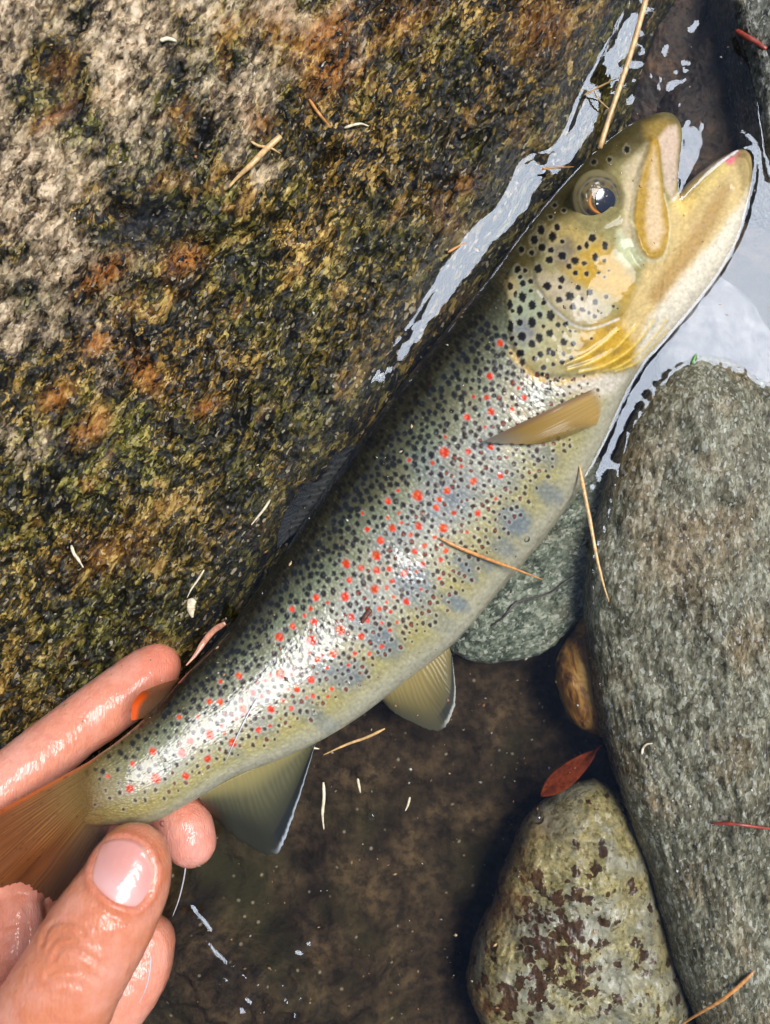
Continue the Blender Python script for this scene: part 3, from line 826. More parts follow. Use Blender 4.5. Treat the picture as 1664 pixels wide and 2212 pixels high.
# upper lip, jaw plate
LIP = [(1420, 300), (1445, 272), (1462, 270), (1468, 300), (1464, 350), (1466, 380), (1452, 430), (1436, 400), (1430, 340)]
paint_poly(LIP, lin(196, 172, 150), 6, 0.85, 3)
MAX = [(1406, 296), (1396, 330), (1382, 368), (1370, 420), (1365, 470), (1368, 515), (1378, 545), (1394, 563), (1415, 566), (1432, 555), (1442, 530), (1447, 490), (1442, 452), (1434, 422), (1428, 382), (1425, 328), (1420, 300)]
paint_poly(MAX, lin(164, 128, 54), 5, 0.95)
paint_poly([(1412, 320), (1400, 380), (1396, 450), (1394, 520), (1404, 545), (1422, 540), (1432, 500), (1426, 440), (1418, 380)], lin(204, 178, 140), 9, 0.9, 4)  # sky reflection painted as a pale streak down the jaw plate
paint_line(MAX[2:14], 3.2, lin(226, 214, 176), 0.55)
paint_poly([(1345, 360), (1400, 310), (1392, 350), (1372, 410), (1360, 480), (1366, 540), (1340, 500), (1350, 430)], lin(206, 186, 150), 12, 0.7, 6)  # pale sky reflection between eye and jaw plate, painted into the skin
paint_poly([(1335, 500), (1365, 530), (1390, 570), (1350, 580), (1325, 560)], lin(196, 198, 160), 12, 0.7, 6)
# gill-cover and throat lines
for pts in ([(1161, 631), (1180, 656), (1212, 686), (1238, 705), (1268, 712), (1300, 705), (1335, 690)],):
    paint_line(pts, 2.6, lin(236, 226, 204), 0.85)
RAYS = [[(1225, 800), (1275, 785), (1325, 756), (1358, 722), (1374, 705)], [(1250, 806), (1305, 790), (1352, 762), (1392, 722), (1412, 690)], [(1290, 806), (1340, 790), (1382, 762), (1420, 722), (1440, 690)], [(1330, 802), (1372, 785), (1405, 755), (1440, 715)], [(1215, 790), (1262, 770), (1305, 740), (1335, 712)]]
for r_ in RAYS:
    paint_line(r_, 2.2, lin(228, 196, 104), 0.75)
for x, y in [(1315, 710), (1290, 765), (1250, 790), (1262, 745), (1330, 760), (1225, 785)]:
    paint_spot(x, y, 15, 7, lin(120, 98, 52), 0.55, 0.6, ang=-0.5)
relief_poly([(1094, 600), (1093, 650), (1096, 705), (1112, 755), (1136, 790), (1156, 806), (1196, 814), (1245, 812), (1310, 800), (1360, 770), (1420, 690), (1440, 560), (1300, 420), (1150, 480)], 0.0011, 6)
relief_poly([(1150, 560), (1155, 610), (1180, 656), (1212, 686), (1238, 705), (1268, 712), (1300, 705), (1345, 680), (1390, 600), (1300, 500), (1200, 500)], 0.0008, 6)
relief_poly(MAX, 0.0010, 7, 0.0002)
relief_line([(1360, 690), (1410, 635), (1460, 565), (1510, 500), (1570, 420)], 24, -0.0005)
relief_line([(1360, 545), (1378, 575), (1405, 586), (1440, 570), (1458, 520), (1456, 450)], 7, -0.0006)
for r_ in RAYS:
    relief_line(r_, 5.5, 0.00035)
d_eye = np.hypot(XX - 1292, YY - 428)
HT += (-0.0016 * np.exp(-(d_eye / 46) ** 4) + 0.0006 * np.exp(-((d_eye - 58) / 9) ** 2)).astype(np.float32)

hm_ = sstep(-8, 8, sdist(XX[::4, ::4], YY[::4, ::4], HEAD))
hm_ = np.kron(hm_, np.ones((4, 4)))[:CH, :CW, None]
lum_ = C @ np.array([0.25, 0.6, 0.15])
C = np.clip(C + (C - lum_[..., None]) * 0.08 * hm_, 0.002, 1)
spk = RNG.normal(size=(CH, CW)).astype(np.float32)
spk = blur(spk, 1); spk /= spk.std()
spk2 = blur(RNG.normal(size=(CH, CW)).astype(np.float32), 6); spk2 /= spk2.std()
C *= np.clip(1 + 0.025 * spk + 0.07 * spk2, 0.4, 1.6)[..., None]
te = (sstep(150, 30, S) * 0.8)[..., None]
strk = np.clip(0.5 + 0.8 * fbm(T_map * 60, S / 90, 333, 2) if False else 0.75 + 0.25 * np.sin(T_map * 130 + 2 * spk2), 0.3, 1.1)[..., None]
C = C * (1 - te) + te * lin(132, 98, 50) * strk
# -- spots
reds = []
for x, y, r in [(920,65,14),(863,243,14),(775,355,8),(848,360,12),(1020,310,8),(1050,360,12),(870,435,16),(740,467,14),(985,425,10),(838,522,7),(622,575,7),(617,660,22),(747,655,13),(868,627,14),(985,600,12),(425,702,9),(553,717,10),(708,735,9),(922,788,12),(775,817,16),(365,868,8),(470,893,22),(630,868,14),(310,925,13),(588,915,12),(572,958,14),(897,912,7),(668,990,11),(800,990,13),(172,990,7),(370,990,7),(308,1015,8),(383,1042,8),(197,1080,11),(332,1070,16),(475,1060,15),(610,1070,19),(432,1110,10),(268,1138,16),(563,1122,9),(740,1095,8),(245,1220,20),(508,1168,11),(455,1197,12),(625,1195,12),(597,1245,11),(82,1265,18),(162,1288,13),(247,1300,15),(316,1295,12),(397,1318,15),(498,1270,12),(98,1353,12),(333,1360,11),(238,1405,19),(303,1395,10),(465,1310,8),(490,1405,7),(75,1445,18),(340,1447,8),(410,1472,14),(303,1475,7),(262,1512,11),(325,1527,9),(110,1555,14),(195,1573,12),(50,1625,20),(165,1662,15),(320,1630,9),(275,1717,11),(10,1755,16),(130,1755,10),(208,1757,10),(95,1818,8),(360,1585,7),(590,1345,8),(275,1590,8)]:
    reds.append((715.4 + x * .3968, 715.4 + y * .3968, r * .3968))
for x, y, r in [(750,203,15),(618,265,12),(720,262,10),(687,300,9),(740,335,15),(622,357,13),(550,415,18),(725,432,20),(815,230,6),(710,505,7),(757,540,14),(785,520,7),(557,617,20),(813,585,8),(618,620,8),(722,648,16),(645,700,14),(600,700,9),(835,700,9),(735,738,10),(503,808,16),(615,803,11),(352,808,18),(170,768,13),(318,862,9),(437,923,13),(500,902,8),(110,853,11),(295,990,18),(170,945,20),(238,903,8),(65,983,15),(160,1080,16),(18,1048,18),(38,1172,15),(475,655,7),(455,740,9),(503,625,9),(330,627,14),(230,660,10),(228,770,14),(405,720,13),(253,940,6),(697,748,7),(815,740,7),(570,762,8)]:
    reds.append((385.2 + x * .3968, 1210.7 + y * .3968, r * .3968))
for x, y, r in [(710,818,11),(836,895,20),(695,950,17),(577,883,9),(818,750,16),(377,1052,9),(960,568,10)]:
    reds.append((x * .4032, 1320.7 + y * .4032, r * .4032))
blacks = []
for q in [(580,70,34),(700,80,18),(715,10,28),(867,85,22),(973,128,26),(788,163,34),(902,187,16),(690,197,26),(1128,170,18),(1025,220,24),(818,262,26),(905,290,22),(968,318,16),(1020,350,18),(1195,258,13),(1083,320,10),(357,35,24,28),(430,20,22),(240,65,22,35),(433,107,16),(290,140,16,28),(355,165,30,40),(240,235,20,45),(445,240,30,40),(330,285,26,40),(263,293,16),(515,330,22,32),(617,337,32,44),(550,218,20),(328,402,26),(445,400,32,42),(247,435,22,52),(685,423,22),(757,418,22),(550,437,16),(607,502,30),(352,530,32,36),(510,547,32,38),(260,547,18),(443,600,28,32),(293,603,16),(740,582,30),(825,598,22),(995,550,12),(335,685,30),(600,668,24,30),(640,690,20,26),(520,700,26),(468,738,22),(737,693,18),(722,770,22),(808,730,18),(640,790,18),(550,822,22),(540,880,16),(595,915,12),(690,940,14),(625,940,10),(800,478,12),(845,485,12),(730,490,10),(600,1020,28),(820,930,9),(705,912,9)]:
    blacks.append((1045.6 + q[0] * .2315, 605.3 + q[1] * .2315, q[2] * .2315, (q[3] if len(q) > 3 else q[2]) * .2315))
for q in [(200,985,18,26),(270,1032,20,30),(300,968,16,20),(157,1048,18,26),(205,1097,18,22),(258,1120,16),(75,1108,14,18),(140,1130,14),(330,1155,22),(250,1182,20),(410,1187,22),(372,1222,16),(177,1237,20,24),(468,1203,14),(437,1105,14),(483,1088,12,20),(600,1092,16,24),(538,1165,16,22),(597,1185,11),(520,1042,20,22),(412,1265,14),(483,1270,13),(560,1265,9),(625,1250,7),(597,1290,8),(50,1235,16,20),(97,1243,12),(65,1285,12),(330,1065,12),(290,820,12),(345,860,12),(750,465,14,18),(640,530,12),(540,545,14),(260,900,12),(130,960,12)]:
    blacks.append((1100.6 + q[0] * .33865, 165 + q[1] * .33865, q[2] * .33865, (q[3] if len(q) > 3 else q[2]) * .33865))
# body spots: jittered dart throwing
acc = np.zeros((0, 2)); rad = []
cand = RNG.random((60000, 2)) * [CW, CH]
ci = cand.astype(int)
tv = T_map[ci[:, 1].clip(0, CH - 1), ci[:, 0].clip(0, CW - 1)]; sv = S_map[ci[:, 1].clip(0, CH - 1), ci[:, 0].clip(0, CW - 1)]
okc = (tv > 0.0) & (tv < 0.86) & ~inside(cand[:, 0], cand[:, 1], HEAD) & (sv > 40) & (sv < 1460)
okc &= inside(cand[:, 0], cand[:, 1], [(b[0], b[1]) for b in BODY] + [(b[2], b[3]) for b in BODY[::-1]])
cand, tv, sv = cand[okc], tv[okc], sv[okc]
redA = np.array(reds)
cells = {}
body_spots = []
for (x, y), t, s in zip(cand, tv, sv):
    r = float(np.interp(t, [0, .12, .25, .4, .6, .8, .9], [5.5, 6.1, 5.9, 5.4, 4.7, 3.8, 3.0])) * (0.68 + 0.56 * _hash(np.array([x]), np.array([y]), 5)[0])
    tail = float(sstep(420, 90, s))
    r *= 1 - 0.25 * tail
    keepp = np.interp(t, [0, .76, .83, .87], [1, 1, .5, .1]) * (1 - 0.45 * tail) * (1 - 0.9 * sstep(190, 60, s))
    if random.random() > keepp: continue
    gap = float(np.interp(t, [0, .2, .5, .85], [12.4, 12.4, 12.0, 13.0])) * (1 + 0.4 * tail)
    if ((redA[:, 0] - x) ** 2 + (redA[:, 1] - y) ** 2 < (redA[:, 2] + r + 3.0) ** 2).any(): continue
    kx, ky = int(x // 24), int(y // 24)
    bad = False
    for dx in (-1, 0, 1):
        for dy in (-1, 0, 1):
            for (ox, oy) in cells.get((kx + dx, ky + dy), ()):
                if (ox - x) ** 2 + (oy - y) ** 2 < gap * gap: bad = True
    if bad: continue
    cells.setdefault((kx, ky), []).append((x, y))
    body_spots.append((x, y, r, t))
BLK, BRN = lin(20, 19, 20), lin(58, 32, 20)
for x, y, r, t in body_spots:
    e = 1 + 0.35 * random.random()
    k_ = float(sstep(0.22, 0.62, t)) * random.uniform(0.4, 1.0)
    col = BLK * (1 - k_) + BRN * k_
    halo = (lin(206, 200, 178), 0.30 * float(sstep(0.2, 0.5, t)))
    paint_spot(x, y, r, r * e, col, 0.94, 0.32, halo, random.uniform(-0.8, 0.2))
    if t > 0.42 and random.random() < 0.28:
        paint_spot(x + random.uniform(-.8, .8), y, r * 0.5, r * 0.5, lin(176, 62, 26), 0.8, 0.5)
for x, y, rx, ry in blacks:
    paint_spot(x, y, rx * 1.15, ry * 1.15, BLK, 0.98, 0.2, (lin(190, 176, 140), 0.25))
for x, y, r in reds:
    r = max(r, 3.0) * 1.08
    paint_spot(x, y, r * 1.08, r * 1.16, lin(random.randint(200, 224), random.randint(52, 80), random.randint(6, 22)), 1.0, 0.38, (lin(186, 182, 176), 0.30), random.uniform(-.8, .8))
    if r > 5 and random.random() < .6:
        paint_spot(x + r * .5, y + r * .7, r * .6, r * .6, lin(222, 50, 20), 0.9, 0.3)

# -- apply relief and pigment to the skin
up = np.clip(fno[:, 2], 0, 1) ** 0.6
fco[:, 2] += samp(HT, fpx, fpy) * np.where(fno[:, 2] > 0.05, up, 0)
# scales give the flank a very fine quilted relief
set_co(fme, fco)
fcol = samp(C, fpx, fpy)
und = sstep(0.1, -0.4, fno[:, 2])[:, None]
fcol = fcol * (1 - und) + lin(176, 170, 150) * und
cattr(fme, 'pigment', np.clip(fcol, 0.002, 0.95))
fs, ft = samp(S_map, fpx, fpy), samp(T_map, fpx, fpy)
vattr(fme, 'st', np.c_[fs * K, (fpx - fpx.mean()) * 0 + ft * 300 * K, np.zeros(len(fs))])
headm = sstep(-6, 6, sdist(fpx, fpy, HEAD))
fattr(fme, 'scaly', (1 - headm) * sstep(1.04, 0.8, ft))

m = M('trout_skin')
pig = m.attr('pigment').outputs['Color']
sv_ = m.coord(base=m.attr('st').outputs['Vector'], scale=(1.0, 1.25, 1.0))
scv = m.vor(sv_, 760, 'F1', 'Distance', 0.75)
sccol = m.vor(sv_, 760, 'F1', 'Color', 0.75)
ss = m.n('ShaderNodeSeparateColor'); m.set(ss, 0, sccol)
scaly = m.attr('scaly').outputs['Fac']
lum = m.n('ShaderNodeRGBToBW'); m.nt.links.new(pig, lum.inputs[0])
glit = m.math('MULTIPLY', m.math('MULTIPLY', m.ramp(scv, [(0.08, 1), (0.34, 0)]), m.ramp(ss.outputs[0], [(0.45, 0.0), (0.95, 1.0)])), m.math('MULTIPLY', scaly, m.ramp(lum.outputs[0], [(0.01, 0.12), (0.12, 1.0)])))
c = m.mix(m.math('MULTIPLY', m.math('MULTIPLY', scaly, m.ramp(scv, [(0.30, 0.0), (0.62, 1.0)])), 0.22), pig, m.mix(1.0, pig, (0.42, 0.40, 0.34), 'MULTIPLY'))
c = m.mix(m.math('MULTIPLY', glit, 0.30), c, (0.70, 0.64, 0.40))  # pale scale glints mixed into the skin colour
c = m.mix(0.07, c, m.ramp(m.noise(m.coord(), 600, 3, 0.6), [(0.3, (0.05, 0.05, 0.04)), (0.7, (0.7, 0.68, 0.55))]), 'OVERLAY')
m.p(Base_Color=c, Metallic=m.math('MULTIPLY', glit, 0.25), Roughness=0.40, Coat_Weight=m.math('ADD', 0.5, m.math('MULTIPLY', scaly, 0.35)), Coat_Roughness=0.04, Coat_IOR=1.34)
m.set(m.b, 'Specular IOR Level', m.math('ADD', m.math('MULTIPLY', scaly, 0.12), 0.10))
tiltn = m.bump(m.math('ADD', m.math('MULTIPLY', m.math('ADD', m.math('MULTIPLY', scv, -0.6), m.math('MULTIPLY', ss.outputs[1], 0.35)), scaly), m.math('MULTIPLY', m.noise(m.coord(), 75, 3, 0.62), 2.6)), 0.6, 0.0009)
m.p(Normal=tiltn)
film = m.bump(m.math('ADD', m.math('MULTIPLY', m.math('MULTIPLY', scv, -0.12), scaly), m.math('MULTIPLY', m.noise(m.coord(), 60, 3, 0.6), 2.0)), 0.5, 0.0009)
m.set(m.b, 'Coat Normal', film)
MAT_SKIN = m.m
trout = root('trout', P(800, 1150, -0.03), 'spotted brown trout lying on its side in shallow water, mouth open', 'fish')
fish_body = link('body', fme, MAT_SKIN, trout, label='olive to silver flank with black and red spots')

# -- eye
bpy.context.view_layer.update()
dg = bpy.context.evaluated_depsgraph_get()
BV = {'fish': BVHTree.FromObject(fish_body, dg)}
CAM = Vector((0, 0, H))
def cast(px, py, keys, water=True):
    """first surface met at that plan position"""
    d = (P(px, py, 0) - CAM).normalized()
    best, bd = None, 9
    for k in keys:
        h = BV[k].ray_cast(CAM, d)
        if h[0] is not None and h[3] < bd: best, bd = h[0], h[3]
    if water:
        t = (P(px, py, 0) - CAM).length
        if t < bd: best = P(px, py, 0)
    return best
ec = cast(1292, 428, ['fish'], False)
def dome(name, px, py, z, rx, ry, hgt, nr=48, na=96, ox=0, oy=0):
    r = np.linspace(0, 1, nr); a = np.linspace(0, 2 * math.pi, na, endpoint=False)
    R, A = np.meshgrid(r, a, indexing='ij')
    cx, cy = xy(px, py, z)
    X = cx + R * np.cos(A) * rx * K; Y = cy + R * np.sin(A) * ry * K
    Z = z + hgt * (np.sqrt(np.maximum(0, 1 - (R * 0.97) ** 2)) - 0.25)
    me = mesh_np(name, np.stack([X, Y, Z], -1).reshape(-1, 3), grid_faces(nr, na, True))
    bm = bmesh.new(); bm.from_mesh(me); bmesh.ops.remove_doubles(bm, verts=bm.verts, dist=1e-7)
    geom = [e for e in bm.edges if e.is_boundary]
    ext = bmesh.ops.extrude_edge_only(bm, edges=geom)
    for v in ext['geom']:
        if isinstance(v, bmesh.types.BMVert): v.co.z -= 0.002
    bmesh.ops.recalc_face_normals(bm, faces=bm.faces)
    bm.to_mesh(me); bm.free()
    me.polygons.foreach_set('use_smooth', np.ones(len(me.polygons), bool))
    if me.polygons[0].normal.z < 0: me.flip_normals()
    return me
ecx, ecy = xy(1293, 428, ec.z + 0.0008)
def eye_z(x, y, zc):
    rr_ = np.hypot((x - ecx) / (55 * K), (y - ecy) / (58 * K))
    return zc + 0.0038 * (np.sqrt(np.maximum(0, 1 - (np.minimum(rr_, 1) * 0.97) ** 2)) - 0.25) - 0.15 * (x - ecx) + 0.13 * (y - ecy)
def eye_cap(name, px, py, rx, ry, lift, nr=48, na=96, pear=0.0, skirt=0.0035):
    r = np.linspace(0, 1, nr); a = np.linspace(0, 2 * math.pi, na, endpoint=False)
    R, A = np.meshgrid(r, a, indexing='ij')
    cx, cy = xy(px, py, ec.z + 0.0008)
    X = cx + R * np.cos(A) * rx * K * (1 + pear * np.cos(A - 0.6)); Y = cy + R * np.sin(A) * ry * K
    Z = eye_z(X, Y, ec.z + 0.0004) + lift
    me = mesh_np(name, np.stack([X, Y, Z], -1).reshape(-1, 3), grid_faces(nr, na, True))
    bm = bmesh.new(); bm.from_mesh(me); bmesh.ops.remove_doubles(bm, verts=bm.verts, dist=1e-7)
    ext = bmesh.ops.extrude_edge_only(bm, edges=[e for e in bm.edges if e.is_boundary])
    for v in ext['geom']:
        if isinstance(v, bmesh.types.BMVert): v.co.z -= skirt
    bmesh.ops.recalc_face_normals(bm, faces=bm.faces); bm.to_mesh(me); bm.free()
    me.polygons.foreach_set('use_smooth', np.ones(len(me.polygons), bool))
    if sum(p.normal.z for p in me.polygons) < 0: me.flip_normals()
    return me
eme = eye_cap('eye', 1293, 428, 55, 58, 0.0)
eco = get_co(eme); ex_, ey_ = to_px(eco)
de = np.hypot((ex_ - 1300), (ey_ - 434)); ao = np.hypot((ex_ - 1293) / 55, (ey_ - 428) / 58)
angn = np.arctan2(ey_ - 434, ex_ - 1300)
ecl = np.tile(lin(52, 44, 30), (len(eco), 1))
def lay(col, a):
    global ecl
    ecl = ecl * (1 - a[:, None]) + np.asarray(col) * a[:, None]
lay(lin(104, 88, 44), sstep(0.2, 0.6, 0.5 + 0.5 * gnoise(angn * 3, de / 9, 5)) * 0.8)
lay(lin(30, 28, 30), np.exp(-((ex_ - 1278) / 26) ** 2 - ((ey_ - 462) / 18) ** 2) * 0.9)
lay(lin(206, 128, 52), np.exp(-((de - 25) / 2.6) ** 2) * (0.35 + 0.6 * sstep(-0.2, 0.7, np.sin(angn) * 0.8 - np.cos(angn) * 0.5)))
lay(lin(108, 96, 60), sstep(0.80, 0.9, ao) * 0.85)
lay(lin(104, 100, 84), np.exp(-((ao - 0.74) / 0.04) ** 2) * 0.7)
cattr(eme, 'pigment', ecl)
m = M('eye_wet')
m.p(Base_Color=m.attr('pigment').outputs['Color'], Roughness=0.4, Coat_Weight=0.8, Coat_Roughness=0.0, Coat_IOR=1.38)
m.set(m.b, 'Specular IOR Level', 0.1)
m.set(m.b, 'Coat Normal', m.bump(m.noise(m.coord(), 190, 3, 0.55), 0.5, 0.0012))
MAT_EYE = m.m
eye = link('eye', eme, MAT_EYE, trout, label='round eye with a thin orange ring round the pupil')
pme = eye_cap('pupil', 1303, 438, 22, 25, 0.00015, 20, 48, 0.12, 0.0003)
m = M('pupil_black'); m.p(Base_Color=(0.004, 0.006, 0.012, 1), Roughness=0.1, Coat_Weight=1.0, Coat_Roughness=0.0)
m.set(m.b, 'Coat Normal', m.bump(m.noise(m.coord(), 190, 3, 0.55), 0.5, 0.0012))
link('pupil', pme, m.m, eye)

# -- fins
def fin(name, base, edge, z0, z1, colfn, alphafn, rays=16, nu=120, nv=50, thick=0.0007, bend=0.0, ridge=0.00028, parent=None, label=None, fold=None):
    b = catmull(base, nu)[:, :2]; e = catmull(edge, nu)[:, :2]
    u = np.linspace(0, 1, nu)[:, None]; v = np.linspace(0, 1, nv)[None, :]
    z0a = np.interp(u[:, 0], np.linspace(0, 1, len(np.atleast_1d(z0))), np.atleast_1d(z0))[:, None]
    z1a = np.interp(u[:, 0], np.linspace(0, 1, len(np.atleast_1d(z1))), np.atleast_1d(z1))[:, None]
    px = b[:, 0:1] * (1 - v) + e[:, 0:1] * v; py = b[:, 1:2] * (1 - v) + e[:, 1:2] * v
    # slightly ragged outer margin
    rag = 1 + 0.022 * gnoise(u * rays * 2, v * 0 + 3.3, 9) * (v > 0.93)
    px = b[:, 0:1] + (px - b[:, 0:1]) * rag; py = b[:, 1:2] + (py - b[:, 1:2]) * rag
    z = z0a * (1 - v) + z1a * v + bend * np.sin(math.pi * v)
    if fold is not None: z = z + fold(u, v)
    cx, cy = xy(px, py, z0a * (1 - v) + z1a * v)
    uw = u + 0.6 / rays * gnoise(u * rays * 0.5, v * 1.5, 19) + 0.0 * v
    fork = sstep(0.45, 0.7, v)
    rayw = (np.abs(np.cos(math.pi * rays * uw)) ** 3) * (1 - fork) + (np.abs(np.cos(2 * math.pi * rays * uw)) ** 2) * fork * 0.7
    rd = ridge * (rayw - 0.3) * (1 - 0.5 * v)
    wv = 0.0006 * np.sin(u * 9 + v * 3) * v
    half = thick / 2 * (1 - 0.55 * v)
    top = np.stack([cx, cy, z + rd + wv + half], -1).reshape(-1, 3)
    bot = np.stack([cx, cy, z + wv - half], -1).reshape(-1, 3)
    f = grid_faces(nu, nv); n = nu * nv
    idx = np.arange(n).reshape(nu, nv)
    ring = np.concatenate([idx[:, 0], idx[-1, 1:], idx[::-1, -1][1:], idx[0, ::-1][1:-1]])
    rn = np.roll(ring, -1)
    side = np.stack([ring, rn, rn + n, ring + n], -1)
    me = mesh_np(name, np.vstack([top, bot]), np.vstack([f, f[:, ::-1] + n, side]))
    bm = bmesh.new(); bm.from_mesh(me); bmesh.ops.recalc_face_normals(bm, faces=bm.faces); bm.to_mesh(me); bm.free()
    me.polygons.foreach_set('use_smooth', np.ones(len(me.polygons), bool))
    U = np.broadcast_to(u, (nu, nv)); V = np.broadcast_to(v, (nu, nv))
    ray = np.clip(rayw * (0.75 + 0.5 * gnoise(U * rays, V * 3, 23)), 0, 1)
    col = colfn(U, V, ray, px, py).reshape(-1, 3); al = alphafn(U, V, ray).reshape(-1)
    cattr(me, 'pigment', np.vstack([col, col])); fattr(me, 'opacity', np.r_[al, al])
    return link(name, me, MAT_FIN, parent or trout, label=label)
m = M('fin_membrane')
m.p(Base_Color=m.attr('pigment').outputs['Color'], Alpha=m.attr('opacity').outputs['Fac'], Roughness=0.55, Coat_Weight=0.2, Coat_Roughness=0.15)
m.set(m.b, 'Specular IOR Level', 0.15)
m.set(m.b, 'Subsurface Weight', 0.0)
MAT_FIN = m.m
def mixc(a, b, t):
    t = np.asarray(t)[..., None]
    return np.asarray(a) * (1 - t) + np.asarray(b) * t
def col_pect(U, V, ray, px, py):
    c = mixc(lin(168, 134, 74), lin(134, 104, 42), V)
    c = mixc(c, lin(190, 160, 96), 0.12 * ray * (1 - V))
    c = mixc(c, lin(200, 178, 130), sstep(0.14, 0.0, V) * 0.8)
    c = mixc(c, lin(112, 84, 58), sstep(0.16, 0.02, U) * 0.9)
    c = mixc(c, lin(120, 112, 96), sstep(0.72, 1.0, V) * sstep(0.5, 0.1, U))
    return mixc(c, lin(70, 48, 16), 0.5 * sstep(0.2, 0.6, fbm(px / 16, py / 12, 77, 2)) * sstep(0.5, 0.9, U) * V)
PB = [(1290, 836), (1304, 850), (1306, 880), (1292, 914)]
zq = [cast(x_, y_, ['fish'], False).z + 0.0004 for x_, y_ in PB]
fin('pectoral_fin', PB, [(1038, 956), (1080, 958), (1150, 960), (1215, 948), (1255, 932)], zq, [.0168, .0160, .0150, .0140, .0125], col_pect, lambda U, V, r: sstep(0.0, 0.16, V) * (0.90 - 0.66 * sstep(0.25, 0.9, U) * sstep(0.1, 0.7, V)), rays=11, bend=0.0026, ridge=.00007, label='amber pectoral fin folded back over the flank')
def lead(U, V, u0, a, b):
    """band along the front margin of a fin"""
    return sstep(u0 - 0.04, u0 + 0.05, U) * sstep(a - 0.03, a + 0.02, V) * sstep(b + 0.02, b - 0.02, V)
def col_pelv(U, V, ray, px, py):
    c = mixc(lin(150, 132, 78), lin(96, 88, 54), sstep(0.0, 0.8, V))
    c = mixc(c, lin(132, 120, 76), 0.4 * ray * (1 - 0.4 * V))
    c = mixc(c, lin(62, 62, 52), sstep(0.55, 1.0, V) * 0.75)
    c = mixc(c, lin(40, 42, 38), lead(U, V, 0.53, 0.80, 0.95) * 0.85)
    return mixc(c, lin(190, 190, 182), lead(U, V, 0.53, 0.955, 1.5) * 0.85)
fin('pelvic_fin', [(800, 1480), (860, 1462), (925, 1425), (968, 1388)], [(816, 1502), (852, 1540), (902, 1566), (940, 1578), (962, 1568), (984, 1515), (978, 1420)], [-.006, -.007, -.008, -.009], [-.008, -.008, -.008, -.008], col_pelv, lambda U, V, r: 1.0 - 0.08 * V, rays=22, ridge=.00013, label='yellow-olive pelvic fin with a white front edge')
def col_anal(U, V, ray, px, py):
    c = mixc(lin(142, 128, 78), lin(88, 84, 58), sstep(0.0, 0.35, V))
    c = mixc(c, lin(120, 114, 78), 0.45 * ray * (1 - V * 0.5))
    c = mixc(c, lin(36, 37, 31), sstep(0.30, 0.95, V + 0.45 * (1 - U) - 0.1) * 0.88)
    c = mixc(c, lin(30, 33, 34), lead(U, V, 0.44, 0.80, 0.95) * 0.9)
    return mixc(c, lin(176, 182, 184), lead(U, V, 0.44, 0.96, 1.5) * 0.85)
fin('anal_fin', [(430, 1722), (500, 1682), (590, 1640), (676, 1602)], [(444, 1745), (490, 1795), (545, 1832), (582, 1846), (604, 1836), (640, 1745), (682, 1606)], [.0195, .0155, .0105, .0055], [.006, .003, .0015, .001], col_anal, lambda U, V, r: 1.0 - 0.08 * V, rays=24, ridge=.00014, label='grey anal fin with dark margin and pale leading edge')
def col_adip(U, V, ray, px, py):
    c = mixc(lin(84, 66, 46), lin(120, 74, 40), V)
    return mixc(c, lin(206, 78, 16), sstep(0.55, 0.8, V) * sstep(0.6, 0.35, U))
fin('adipose_fin', [(325, 1548), (352, 1515), (380, 1478)], [(284, 1556), (286, 1520), (312, 1492), (388, 1466)], [.0230, .0210, .0185], [.0280, .0280, .0235], col_adip, lambda U, V, r: 0.55 + 0.4 * sstep(0.5, 0.8, V) * sstep(0.6, 0.3, U), rays=3, thick=.0016, ridge=0.0, label='small fleshy fin with a bright orange tip')
def col_dors(U, V, ray, px, py):
    c = mixc(lin(58, 58, 50), lin(44, 46, 50), V)
    c = mixc(c, lin(96, 98, 100), 0.4 * ray)
    return mixc(c, lin(22, 22, 22), sstep(0.3, 0.5, gnoise(px / 9, py / 9, 3)) * 0.8)
fin('dorsal_fin', [(772, 960), (735, 1012), (690, 1078), (640, 1150)], [(745, 966), (690, 1010), (640, 1070), (606, 1130), (598, 1185)], [-.005, -.006, -.006, -.006], [-.0015, -.0008, -.0008, -.002], col_dors, lambda U, V, r: 0.92 - 0.35 * V, rays=12, label='dark folded dorsal fin against the boulder')
def col_caud(U, V, ray, px, py):
    c = mixc(lin(124, 96, 50), lin(122, 66, 28), sstep(0.15, 0.7, V))
    c = mixc(c, lin(70, 34, 16), 0.6 * (1 - ray) * sstep(.1, .4, V))
    c = mixc(c, lin(176, 116, 56), 0.35 * ray * sstep(.1, .5, V))
    c = mixc(c, lin(180, 82, 26), sstep(0.10, 0.0, U) * 0.7)
    c = mixc(c, lin(84, 62, 44), sstep(0.62, 0.80, U) * 0.85)
    c = mixc(c, lin(60, 30, 16), 0.6 * sstep(0.35, 0.6, fbm(px / 20, py / 7, 91, 2)) * sstep(0.1, 0.3, V) * (U < .6))
    return mixc(c, lin(70, 56, 46), sstep(0.84, 0.92, U) * 0.7)
CB = [(238, 1620), (216, 1668), (216, 1716), (232, 1752), (246, 1772)]
zc_ = [cast(x_, y_, ['fish'], False).z + 0.0005 for x_, y_ in CB]
fin('caudal_fin', CB, [(-70, 1786), (-95, 1830), (-80, 1880), (-10, 1915), (50, 1905), (80, 1925), (130, 1950), (170, 1915)], zc_, [.0435, .0430, .042, .040, .036, .025, .018, .016], col_caud, lambda U, V, r: sstep(0.02, 0.34, V + 0.05 * r) * (0.98 - 0.12 * V), rays=34, nu=180, nv=60, thick=.0008, bend=.0012, ridge=.0002, label='orange-brown tail fin spread between finger and thumb')

